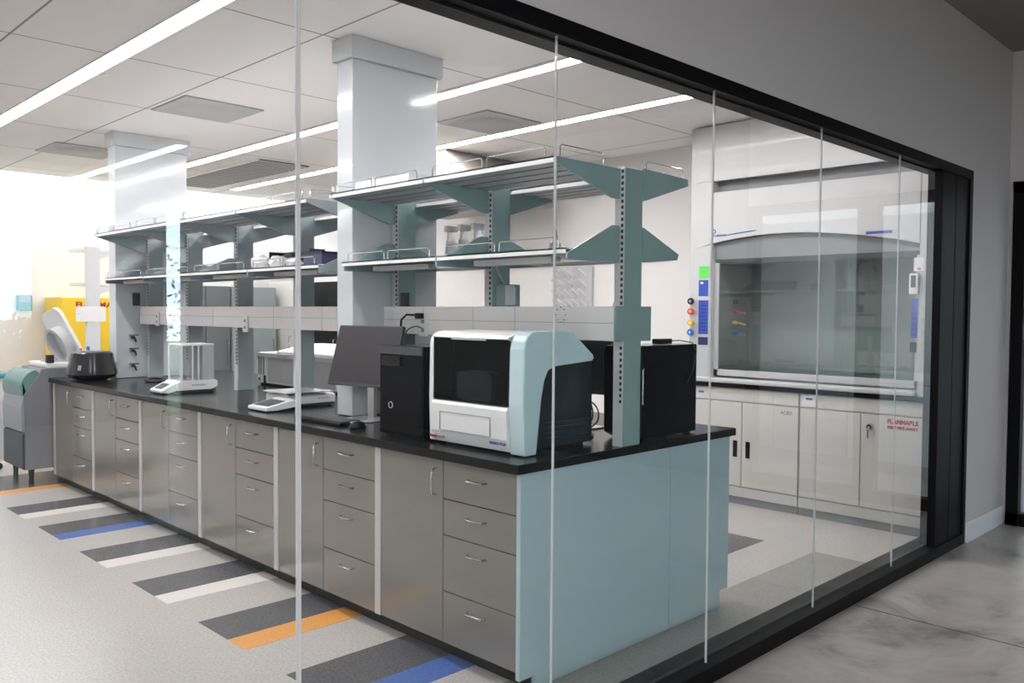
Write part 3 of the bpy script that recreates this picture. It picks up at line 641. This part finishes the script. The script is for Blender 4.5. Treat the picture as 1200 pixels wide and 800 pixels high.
bx('case', 'black_gloss', t, 3.165, 3.60, 2.33, 2.53, CT+.008, 1.345, bevel=.006)
MB().prism([(3.165, CT+.01), (3.12, CT+.03), (3.112, 1.31), (3.125, 1.343), (3.165, 1.343)], 'y', 2.335, 2.525).build('front_bezel', 'black_plastic', t, bevel=.003)
MB().tube([(3.16, 2.329, 1.24), (3.145, 2.322, 1.235), (3.145, 2.322, 1.08), (3.16, 2.329, 1.075)], .005, 8).build('carry_handle', 'steel', t, smooth=True)
for x in (3.2, 3.56):
    for y in (2.36, 2.50): bx('foot', 'black_plastic', t, x-.015, x+.015, y-.012, y+.012, CT, CT+.0085)
t = thing('power_adapter', (3.42, 2.41, 1.346), 'small black power adapter lying on top of the right computer tower', 'power adapter')
bx('adapter_body', 'black_plastic', t, 3.36, 3.46, 2.38, 2.43, 1.3465, 1.372, bevel=.004)
MB().tube([(3.46, 2.40, 1.36), (3.53, 2.385, 1.362), (3.57, 2.34, 1.352), (3.575, 2.318, 1.31), (3.55, 2.318, 1.22), (3.50, 2.318, 1.16)], .003, 6).build('cord', 'cable_dark', t, smooth=True)

def monitor(name, loc, tilt, yaw_, w_, h_, lab, zc, flip=1):
    # built facing -x at the origin, then turned
    t = thing(name, (0, 0, 0), lab, 'monitor', 'flat monitors on the bench')
    T = Matrix.Translation((0, 0, zc)) @ Matrix.Rotation(R(tilt), 4, 'Y')
    MB().box(-.012, .012, -w_/2, w_/2, -h_/2, h_/2, T).build('panel_case', 'dark_grey', t, bevel=.003)
    MB().box(-.0135, -.0125, -w_/2+.008, w_/2-.008, -h_/2+.014, h_/2-.008, T).build('screen', 'screen_grey', t)
    MB().box(.012, .035, -.09, .09, -.09, .07, T).build('rear_hub', 'dark_grey', t, bevel=.008)
    MB().box(.036, .062, -.024, .024, .006, zc+.01).build('stand_neck', 'silver', t, bevel=.003)
    MB().box(-.09, .10, -.11, .11, 0.0005, .008).build('stand_base', 'silver', t, bevel=.003)
    t.location = loc; t.rotation_euler = (0, 0, R(yaw_)); return t
monitor('computer_monitor', (2.665, 3.80, CT), 17, 12, .46, .335, 'grey tilted monitor standing in front of the nearer column', .345)
monitor('computer_monitor', (3.30, 2.84, CT), 9, 180, .46, .30, 'dark monitor seen from behind between the analyzer and the upright', .325)

# keyboard and mouse
t = thing('keyboard', (2.475, 3.87, CT), 'black keyboard lying in front of the tilted monitor', 'keyboard')
bx('keyboard_base', 'black_plastic', t, 2.405, 2.545, 3.66, 4.10, CT+.0005, CT+.016, bevel=.004)
k = MB()
for i in range(5):
    for j in range(15): k.box(2.415+i*.025, 2.436+i*.025, 3.672+j*.028, 3.695+j*.028, CT+.016, CT+.022)
k.build('keys', 'dark_grey', t)
t = thing('mouse', (2.44, 3.55, CT), 'black and silver computer mouse right of the keyboard', 'computer mouse')
m = MB(); pf = [(.0005, .034), (.012, .033), (.022, .028), (.028, .018), (.030, .006), (.028, .0005), (.0005, .0005)]
m.lathe(pf, (2.44, 3.55, CT), 20, 'z', T=Matrix.Diagonal((1.6, 1.0, 1.0)).to_3x3()); m.build('mouse_body', 'black_plastic', t, smooth=True)
MB().lathe([(.0005, .036), (.009, .035), (.013, .03)], (2.425, 3.56, CT), 14, 'z', T=Matrix.Diagonal((2.0, 1.0, 1.0)).to_3x3()).build('scroll_cover', 'silver', t, smooth=True)

# cables
def cable(pts, lab, m='cable_dark', r=.004, name='cable', grp=None):
    # smooth Catmull-Rom path
    P = [Vector(p) for p in pts]; out = []
    Q = [P[0]]+P+[P[-1]]
    for i in range(1, len(Q)-2):
        for k in range(6):
            u = k/6; a, b, c_, d_ = Q[i-1], Q[i], Q[i+1], Q[i+2]
            out.append(.5*((2*b)+(c_-a)*u+(2*a-5*b+4*c_-d_)*u*u+(3*b-a-3*c_+d_)*u**3))
    out.append(P[-1])
    return tag(MB().tube(out, r, 6).build(name, m, smooth=True), lab, 'cable', grp)
cable([(2.70, 3.72, 1.10), (2.73, 3.70, 1.02), (2.76, 3.62, .97), (2.80, 3.56, .95), (2.9, 3.55, .915)], 'black cable looping down behind the tilted monitor', grp='cables behind the tilted monitor')
cable([(2.70, 3.75, 1.10), (2.715, 3.70, 1.04), (2.75, 3.60, 1.0), (2.80, 3.56, .99)], 'shorter black cable crossing behind the monitor stand', r=.003, grp='cables behind the tilted monitor')
cable([(3.24, 2.80, 1.10), (3.22, 2.70, 1.06), (3.20, 2.66, .99), (3.22, 2.72, .93), (3.2, 2.78, .915)], 'black cable loop hanging below the dark rear monitor', grp='cables between analyzer and upright')
cable([(3.26, 2.80, 1.08), (3.20, 2.64, 1.04), (3.16, 2.60, .97), (3.16, 2.70, .92), (3.1, 2.80, .914)], 'outer black cable loop near the foot of the upright', grp='cables between analyzer and upright')
cable([(3.12, 2.60, .914), (3.05, 2.66, .925), (3.0, 2.62, .914), (3.06, 2.56, .913), (3.13, 2.60, .914)], 'coil of black cable lying beside the foot of the upright', r=.005, grp='cables between analyzer and upright')
# plug and cords at the near raceway outlet
t = thing('power_plug', (2.87, 3.60, 1.44), 'black power plug in the raceway outlet left above the analyzer', 'plug')
MB().box(2.846, 2.8835, 3.575, 3.615, 1.455, 1.487).build('plug_body', 'black_plastic', t, bevel=.006)
MB().tube([(2.85, 3.60, 1.475), (2.83, 3.66, 1.478), (2.825, 3.70, 1.45), (2.83, 3.715, 1.39), (2.835, 3.71, 1.30), (2.85, 3.70, 1.2)], .006, 8).build('cord', 'black_plastic', t, smooth=True)
cable([(2.876, 3.585, 1.405), (2.85, 3.61, 1.415), (2.84, 3.67, 1.39), (2.84, 3.685, 1.33), (2.85, 3.68, 1.2)], 'thin green cord plugged in below the black plug', 'green_wire', .004)
# control box on second upright
t = thing('control_box', (3.03, 3.07, 1.525), 'small grey control box standing on the raceway in front of the second upright', 'control box')
bx('box_body', 'teal_cast_metal', t, 2.972, 3.075, 3.04, 3.115, 1.5225, 1.635, bevel=.006)
bx('box_cover', 'shelf_grey', t, 2.965, 3.02, 3.028, 3.04, 1.53, 1.628, bevel=.003); bx('light_strip', 'white_plastic', t, 3.023, 3.030, 3.030, 3.04, 1.535, 1.62)
MB().tube([(2.99, 3.07, 1.635), (2.975, 3.09, 1.68), (2.965, 3.11, 1.735)], .004, 6).build('cord', 'pale_grey', t, smooth=True)
t = tag(bx('phone_holder', 'dark_grey', None, 2.93, 2.96, 3.80, 3.85, 1.5225, 1.60, bevel=.003), 'small dark block standing on the raceway at the nearer column', 'block')

# ================================================================== TOP LOADING BALANCE
t = thing('top_loading_balance', (2.75, 4.62, CT), 'low white top loading balance with flat pan in front of the pale instrument', 'balance')
MB().prism([(4.54, CT+.020), (4.54, CT+.066), (4.56, CT+.078), (4.80, CT+.078), (4.82, CT+.066), (4.82, CT+.020)], 'x', 2.63, 2.955).build('housing', 'white_plastic', t, bevel=.006)
bx('base_plate', 'dark_grey', t, 2.64, 2.95, 4.55, 4.81, CT+.008, CT+.0195)
MB().box(2.60, 2.91, 4.515, 4.80, CT+.088, CT+.096).build('weighing_pan', 'silver', t, bevel=.003)
MB().lathe([(.05, 0), (.05, .011)], (2.78, 4.68, CT+.078), 20).build('pan_support', 'dark_grey', t)
k = MB().prism([(2.425, CT+.006), (2.425, CT+.026), (2.60, CT+.062), (2.628, CT+.062), (2.628, CT+.02), (2.5, CT+.006)], 'y', 4.44, 4.66).build('terminal', 'white_plastic', t, bevel=.005)
T = Matrix.Translation((2.505, 4.55, CT+.0438)) @ Matrix.Rotation(-math.atan2(.036, .175), 4, 'Y')
MB().box(-.055, .06, -.085, .085, 0, .0015, T).build('display', 'dark_grey', k)
MB().box(2.9551, 2.97, 4.56, 4.80, CT+.03, CT+.072).build('rear_cap', 'dark_grey', t)
text('maker_print', 'METTLER TOLEDO', .012, 'ink_grey', t, (2.87, 4.5395, CT+.05), '-y', width=.08)
for x in (2.66, 2.93):
    for y in (4.57, 4.79): MB().lathe([(.0005, 0), (.012, 0), (.012, .009), (.0005, .009)], (x, y, CT), 12).build('foot', 'dark_grey', t)
bx('terminal_foot', 'dark_grey', t, 2.44, 2.6, 4.46, 4.64, CT, CT+.007)

# ================================================================== ANALYTICAL BALANCE
t = thing('analytical_balance', (2.6, 5.93, CT), 'white analytical balance with tall glass draft shield in front of the farther column', 'balance')
MB().prism([(2.505, CT+.022), (2.505, .985), (2.52, .998), (2.785, 1.0), (2.80, .99), (2.80, .95), (2.75, CT+.022)], 'y', 5.825, 6.045).build('housing', 'white_plastic', t, bevel=.005)
bx('base_plate', 'dark_grey', t, 2.52, 2.79, 5.835, 6.035, CT+.008, CT+.0215)
k = MB().prism([(2.405, CT+.012), (2.405, CT+.028), (2.50, CT+.074), (2.504, CT+.074), (2.504, CT+.02), (2.45, CT+.008)], 'y', 5.84, 6.05).build('terminal', 'white_plastic', t, bevel=.005)
T = Matrix.Translation((2.452, 5.945, CT+.0525)) @ Matrix.Rotation(-math.atan2(.046, .095), 4, 'Y')
MB().box(-.036, .034, -.05, .07, 0, .0015, T).build('display', 'dark_grey', k)
bx('shield_top', 'white_plastic', t, 2.535, 2.775, 5.825, 6.045, 1.243, 1.256, bevel=.003)
p = MB(); p.box(2.690, 2.775, 5.828, 6.042, 1.0, 1.2425); p.build('rear_tower', 'pale_grey', t, bevel=.003)
for x in (2.535, 2.612, 2.655):
    for y in (5.826, 6.035): bx('shield_post', 'white_plastic', t, x, x+.009, y, y+.009, 1.0, 1.2425)
p = MB(); p.box(2.545, 2.688, 5.829, 5.831, 1.0, 1.2425); p.build('side_pane', 'draft_glass', t)
bx('front_pane', 'draft_glass', t, 2.537, 2.539, 5.836, 6.034, 1.0, 1.2425)
MB().lathe([(.0005, 0), (.042, 0), (.042, .004), (.0005, .004)], (2.61, 5.935, 1.022), 24).lathe([(.006, 0), (.006, .024)], (2.61, 5.935, 1.0), 12).build('weighing_pan', 'steel', t, smooth=True)
text('maker_print', 'METTLER TOLEDO', .016, 'ink', t, (2.66, 5.8245, .965), '-y', width=.10)
for x in (2.54, 2.77):
    for y in (5.86, 6.02): MB().lathe([(.0005, 0), (.012, 0), (.012, .009), (.0005, .009)], (x, y, CT), 12).build('foot', 'dark_grey', t)
bx('terminal_foot', 'dark_grey', t, 2.42, 2.49, 5.87, 6.03, CT, CT+.009)

# ================================================================== PALE INSTRUMENT
t = thing('benchtop_instrument', (3.5, 5.65, CT), 'long pale benchtop instrument with white sloping lid behind the slotted upright', 'instrument')
MB().box(3.331, 3.76, 5.06, 6.245, CT+.015, 1.165).build('housing', 'white_metal', t, bevel=.008)
MB().prism([(3.335, 1.165), (3.345, 1.182), (3.60, 1.235), (3.75, 1.235), (3.75, 1.165)], 'y', 5.07, 5.95).build('lid', 'white_plastic', t, bevel=.004)
v = MB()
for y in (6.13, 6.17, 6.205): v.box(3.329, 3.3312, y, y+.012, .99, 1.13)
v.box(3.329, 3.3312, 6.19, 6.215, .94, .965); v.box(3.329, 3.3312, 6.10, 6.14, .925, .985); v.build('vent_slots', 'ink', t)
bx('front_panel', 'pale_grey', t, 3.3285, 3.3308, 5.12, 6.07, .94, 1.13)
bx('foot_strip', 'black_plastic', t, 3.35, 3.74, 5.08, 6.22, CT, CT+.0148)

# ================================================================== ROUND CENTRIFUGE POT AND TUBE RACK
t = thing('mini_centrifuge', (2.44, 7.48, CT), 'squat glossy black round centrifuge at the far end of the countertop', 'centrifuge')
pf = [(.0005, .010), (.135, .010), (.172, .022), (.198, .050), (.192, .085), (.172, .15), (.165, .20), (.161, .222), (.154, .228), (.0005, .228)]
MB().lathe(pf, (2.505, 7.50, CT), 40).build('housing', 'pot_gloss', t, smooth=True)
MB().lathe([(.0005, 0), (.12, 0), (.12, .0105), (.0005, .0105)], (2.505, 7.50, CT), 24).build('foot_ring', 'black_plastic', t)
MB().lathe([(.0005, .236), (.14, .236), (.15, .2285), (.0005, .2285)], (2.505, 7.50, CT), 40).build('lid_rim', 'dark_grey', t, smooth=True)
for y in (7.385, 7.345): MB().tube([(2.365, y-.01, CT+.13), (2.36, y, CT+.09)], .007, 8).build('latch', 'silver', t, smooth=True)
t = thing('tube_rack', (2.47, 7.50, CT+.237), 'small tube holder with blue cap lying on the black centrifuge', 'tube rack')
MB().box(2.40, 2.54, 7.47, 7.53, CT+.2365, CT+.246).build('tray', 'pale_grey', t, bevel=.003)
MB().lathe([(.0005, 0), (.014, 0), (.014, .02), (.009, .034), (.0005, .036)], (2.475, 7.5, CT+.246), 16).build('blue_cap', 'knob_blue', t, smooth=True)
MB().lathe([(.0005, 0), (.010, 0), (.010, .016), (.0005, .016)], (2.42, 7.5, CT+.246), 16).build('red_cap', 'knob_red', t, smooth=True)
# coiled black cord near balance
cable([(2.95, 7.05, .915), (2.85, 7.1, .93), (2.75, 7.0, .92), (2.8, 6.9, .915), (2.92, 6.95, .925), (2.93, 7.06, .915)], 'coil of black cord behind the analytical balance', r=.010)
# valves on farther column
for z, wd_ in ((1.257, 'topmost'), (1.142, 'middle'), (1.012, 'lowest')):
    t = thing('gas_valve', (2.83, 7.50, z), 'chrome gas valve on the farther column, %s of three' % wd_, 'valve', 'gas valves on the farther column')
    MB().lathe([(.022, 0), (.022, -.008), (.0005, -.008)], (2.83, 7.498, z), 16, 'y').build('flange', 'pale_grey', t, smooth=True)
    MB().tube([(2.83, 7.49, z), (2.83, 7.44, z), (2.83, 7.42, z-.015), (2.83, 7.40, z-.035)], [.012, .011, .009, .006], 10).build('spout', 'black_plastic', t, smooth=True)
    MB().tube([(2.79, 7.452, z+.02), (2.87, 7.452, z+.02)], .007, 8).build('lever', 'steel', t, smooth=True)
# sensor box behind (dark square on farther column)
t = tag(bx('wall_sensor', 'dark_grey', None, 2.84, 2.90, 7.488, 7.499, 1.53, 1.64, bevel=.003), 'small dark plate on the farther column above the raceway', 'sensor')

# ================================================================== ITEMS ON SHELVES
def bottle(x, y, z, lab):
    t = thing('spray_bottle', (x, y, z), lab, 'bottle', 'white spray bottles on the near lower shelf')
    MB().lathe([(.0005, 0), (.036, 0), (.038, .01), (.038, .13), (.034, .155), (.016, .18), (.014, .20)], (x, y, z), 20).build('bottle_body', 'white_plastic', t, smooth=True)
    MB().box(x-.05, x+.035, y-.014, y+.014, z+.2005, z+.235).box(x-.035, x-.028, y-.006, y+.006, z+.155, z+.205).build('spray_head', 'filler_grey', t, bevel=.004)
bottle(3.27, 3.80, 1.7605, 'white spray bottle on the near lower shelf, left of three')
bottle(3.27, 3.685, 1.7605, 'white spray bottle on the near lower shelf, middle of three')
bottle(3.27, 3.57, 1.7605, 'white spray bottle on the near lower shelf, right of three beside the second upright')
t = thing('wash_bottle', (3.27, 3.13, 1.7605), 'small clear wash bottle with blue nozzle on the near lower shelf', 'bottle')
MB().lathe([(.0005, 0), (.03, 0), (.032, .01), (.032, .09), (.014, .115)], (3.27, 2.98, 1.7605), 18).build('bottle_body', 'white_plastic', t, smooth=True)
MB().tube([(3.27, 2.98, 1.875), (3.27, 2.98, 1.915), (3.24, 2.96, 1.935), (3.21, 2.94, 1.92)], [.014, .008, .005, .003], 10).build('nozzle', 'unit_silver', t, smooth=True)
t = thing('carton', (2.75, 3.6, 2.123), 'flat white carton on the top shelf against the nearer column', 'box')
bx('carton_body', 'white_plastic', t, 2.62, 2.90, 3.38, 3.84, 2.1225, 2.185, bevel=.002); bx('carton_flap', 'white_metal', t, 2.615, 2.905, 3.375, 3.845, 2.1851, 2.19)
# glove bags and tray on the long lower shelf
t = thing('dark_tray', (2.8, 5.0, 1.7605), 'dark open tray on the long lower shelf right of the middle upright', 'tray')
f = MB(); f.box(2.82, 2.93, 4.62, 5.12, 1.7605, 1.766); f.box(2.925, 2.93, 4.62, 5.12, 1.766, 1.88); f.box(2.82, 2.93, 4.62, 4.625, 1.766, 1.88); f.box(2.82, 2.93, 5.115, 5.12, 1.766, 1.88); f.build('tray_shell', 'unit_navy', t)
def lump(x, y, z, s, lab):
    bm = bmesh.new(); bmesh.ops.create_icosphere(bm, subdivisions=3, radius=1)
    m = MB(); vs = []
    for v in bm.verts:
        k = 1+.35*noise.noise(v.co*1.7+Vector((x*9, y*7, 3)))+.12*noise.noise(v.co*5+Vector((y*9, 0, 0)))
        c = v.co*k; vs.append((x+c.x*s[0], y+c.y*s[1], z+max(-.75, c.z)*s[2]+.75*s[2]))
    m.add(vs, [[q.index for q in f_.verts] for f_ in bm.faces]); bm.free()
    return tag(m.build('plastic_bag', 'bag_white', smooth=True), lab, 'bag', 'crumpled bags on the long lower shelf')
lump(2.72, 5.04, 1.7605, (.06, .065, .05), 'crumpled white bag on the long lower shelf, left one in front of the dark tray')
lump(2.72, 4.83, 1.7605, (.055, .05, .045), 'crumpled white bag on the long lower shelf, right one in front of the dark tray')
t = thing('carton', (2.75, 4.35, 1.7605), 'dark violet box on the long lower shelf close to the nearer column', 'box')
bx('carton_body', 'purple_box', t, 2.68, 2.82, 4.26, 4.46, 1.7605, 1.83, bevel=.002); bx('carton_flap', 'ink', t, 2.675, 2.825, 4.255, 4.465, 1.8305, 1.84)
lump(2.70, 4.60, 1.7605, (.05, .05, .03), 'small crumpled white bag beside the dark violet box')

# ================================================================== BACKGROUND FURNITURE
def tall_cab(name, x0, x1, y0, y1, z1, m, lab, cat, front='-x', doors=1):
    t = thing(name, ((x0+x1)/2, (y0+y1)/2, 0), lab, cat)
    if front == '-x':
        bx('cabinet_body', m, t, x0+.02, x1, y0, y1, .06, z1, bevel=.004); bx('plinth', 'black_plastic', t, x0+.05, x1-.02, y0+.02, y1-.02, 0, .06)
        n = doors
        for k in range(n):
            a = y0+(y1-y0)*k/n+.004; b = y0+(y1-y0)*(k+1)/n-.004
            d = bx('door', m, t, x0, x0+.019, a, b, .08, z1-.005, bevel=.004)
            MB().tube([(x0, a+.05, z1*.62), (x0-.035, a+.05, z1*.62-.01), (x0-.035, a+.05, z1*.45), (x0, a+.05, z1*.45-.01)], .008, 8).build('door_handle', 'steel', d, smooth=True)
    else:
        bx('cabinet_body', m, t, x0, x1, y0+.02, y1, .06, z1, bevel=.004); bx('plinth', 'black_plastic', t, x0+.02, x1-.02, y0+.05, y1-.02, 0, .06)
        for k in range(doors):
            a = x0+(x1-x0)*k/doors+.004; b = x0+(x1-x0)*(k+1)/doors-.004
            d = bx('door', m, t, a, b, y0, y0+.019, .08, z1-.005, bevel=.004)
            MB().tube([(b-.05, y0, z1*.62), (b-.05, y0-.035, z1*.62-.01), (b-.05, y0-.035, z1*.45), (b-.05, y0, z1*.45-.01)], .008, 8).build('door_handle', 'steel', d, smooth=True)
    return t
mat('fridge_beige', (0.62, 0.61, 0.58), 0.35); mat('cabinet_slate', (0.13, 0.145, 0.15), 0.4); mat('cabinet_brown', (0.2, 0.18, 0.165), .45); mat('cabinet_blue', (0.27, 0.31, 0.32), .4)
tall_cab('refrigerator', 5.8, 6.5, 9.90, 10.58, 1.88, 'fridge_beige', 'pale beige refrigerator against the right wall, seen through the shelf rack', 'refrigerator')
tall_cab('incubator', 5.8, 6.5, 8.86, 9.42, 1.86, 'black_plastic', 'black upright incubator seen between the shelf rack and the nearer column', 'incubator')
tall_cab('storage_cabinet', 5.10, 5.72, 10.2, 10.88, 1.80, 'cabinet_blue', 'blue grey tall cabinet against the far wall beside the refrigerator', 'cabinet', '-y', 1)
tall_cab('storage_cabinet', 4.42, 5.08, 10.2, 10.88, 1.80, 'cabinet_slate', 'dark slate tall cabinet against the far wall, right of the brownish one', 'cabinet', '-y', 2)
tall_cab('storage_cabinet', 3.98, 4.40, 10.2, 10.88, 1.80, 'cabinet_brown', 'brownish tall cabinet against the far wall, right of the yellow cabinet', 'cabinet', '-y', 1)
t = tall_cab('flammables_storage', 3.12, 3.95, 10.3, 10.88, 1.63, 'yellow_paint', 'yellow flammable storage cabinet against the far wall', 'cabinet', '-y', 2)
text('lettering', 'FLAMMABLE', .085, 'red_label', t, (3.55, 10.298, 1.545), '-y', width=.56, bold=.003)
# dispenser on the far pier
t = thing('towel_dispenser', (2.89, 10.88, 1.47), 'small teal towel dispenser mounted on the white far wall', 'dispenser')
bx('dispenser_body', 'teal_dispenser', t, 2.82, 2.97, 10.81, 10.898, 1.475, 1.655, bevel=.012); bx('dispenser_window', 'unit_silver', t, 2.84, 2.95, 10.805, 10.811, 1.57, 1.64, bevel=.003)
# drying rack board on the right wall
t = thing('drying_rack', (6.52, 5.66, 1.5), 'grey pegboard drying rack with slanting white pegs on the right wall', 'drying rack')
bx('board', 'pale_grey', t, 6.50, 6.538, 5.44, 5.92, 1.30, 1.96, bevel=.004)
p = MB()
for i in range(5):
    for j in range(6):
        y, z = 5.50+i*.09, 1.36+j*.1; p.tube([(6.50, y, z), (6.40, y+.02, z+.07)], .010, 6)
p.build('pegs', 'white_plastic', t, smooth=True)
cable([(6.52, 5.10, 1.95), (6.51, 5.12, 1.7), (6.52, 5.2, 1.5), (6.52, 5.22, 1.2)], 'thin grey cable hanging on the right wall beside the drying rack', 'ink_grey', .006)
# emergency items on wall? exhaust valve plate left of the hood is part of the hood

# ================================================================== FLOOR STANDING UNIT, CENTRIFUGE WITH OPEN LID, CART
t = thing('waste_unit', (2.35, 8.2, 0), 'grey floor standing unit with teal curved cover at the left end of the bench', 'floor unit')
prof = [(2.12, .13), (2.12, .775), (2.23, .93), (2.255, .985), (2.62, .985), (2.62, .13)]
MB().prism(prof, 'y', 7.965, 8.54).build('cabinet_body', 'unit_grey', t, bevel=.006)
MB().prism([(2.10, .14), (2.10, .43), (2.119, .45), (2.119, .13)], 'y', 7.97, 8.535).build('lower_door', 'unit_navy', t, bevel=.003)
MB().prism([(2.10, .455), (2.095, .66), (2.112, .77), (2.119, .77), (2.119, .455)], 'y', 7.97, 8.535).build('upper_door', 'unit_silver', t, bevel=.003)
cvp = [(2.119, .67)] + [(2.235-.14*math.cos(R(a)), .82+.16*math.sin(R(a))) for a in range(-60, 81, 14)] + [(2.255, .93), (2.21, .88), (2.119, .76)]
MB().prism(cvp, 'y', 7.98, 8.53).build('curved_cover', 'cover_teal', t, smooth=True)
for x in (2.18, 2.56):
    for y in (8.02, 8.48): MB().tube([(x, y, .13), (x, y, .05), (x, y, .001)], [.026, .02, .022], 12).build('leg', 'black_plastic', t, smooth=True)
t = thing('open_centrifuge', (2.45, 8.22, .986), 'white centrifuge with raised round lid standing on the grey unit', 'centrifuge')
MB().box(2.30, 2.61, 7.99, 8.5, .9865, 1.03).build('base_shell', 'white_plastic', t, bevel=.01)
MB().lathe([(.12, 0), (.12, .015), (.105, .015), (.105, 0)], (2.45, 8.25, 1.03), 32).build('chamber_ring', 'pale_grey', t, smooth=True)
def frame_at(c, n_, upv):
    n_ = Vector(n_).normalized(); u = (Vector(upv)-n_*Vector(upv).dot(n_)).normalized(); s_ = u.cross(n_)
    Mx = Matrix((s_, u, n_)).transposed().to_4x4(); Mx.translation = Vector(c); return Mx
T = frame_at((2.50, 8.26, 1.255), (-.90, -.16, -.36), (0, .25, 1))
def rrect(w_, h_, r_, n=6):
    o = []
    for cx, cy, a in ((w_-r_, h_-r_, 0), (-w_+r_, h_-r_, 90), (-w_+r_, -h_+r_, 180), (w_-r_, -h_+r_, 270)): o += arc(cx, cy, r_, a, a+90, n)
    return o
m = MB(); rr = rrect(.19, .245, .09); n = len(rr)
m.add([T @ Vector((x, y, -.03)) for x, y in rr]+[T @ Vector((x, y, 0)) for x, y in rr], [tuple(range(n))[::-1], tuple(range(n, 2*n))]+[(i, (i+1) % n, n+(i+1) % n, n+i) for i in range(n)])
m.build('lid', 'white_plastic', t, bevel=.004)
m = MB(); m.lathe([(.165, .0005), (.165, .085), (.14, .085), (.13, .01), (.0005, .01)], (0, 0, 0), 36); m.v = [tuple(T @ (Vector(v)+Vector((0, -.07, 0)))) for v in m.v]
m.build('lid_ring', 'pale_grey', t, smooth=True)
bx('control_panel', 'ink', t, 2.30, 2.36, 7.985, 8.03, 1.031, 1.10, bevel=.004)
t = thing('white_cart', (1.95, 9.1, 0), 'white cart with teal top at the left edge behind the floor unit', 'cart')
bx('cart_body', 'white_metal', t, 1.5, 2.23, 8.85, 9.4, .12, .86, bevel=.006); bx('cart_top', 'teal_dispenser', t, 1.47, 2.27, 8.82, 9.43, .861, .90, bevel=.006)
dr = MB()
for z in (.2, .42, .64): MB().box(1.53, 2.2, 8.842, 8.85, z, z+.19).build('drawer_front', 'white_plastic', t, bevel=.003)
for x in (1.58, 2.15):
    for y in (8.92, 9.33): MB().tube([(x, y-.012, .035), (x, y+.012, .035)], .034, 16).tube([(x, y, .06), (x, y, .12)], .012, 8).build('caster', 'black_plastic', t, smooth=True)

for o in bpy.data.objects:
    if '_w' in o: del o['_w']
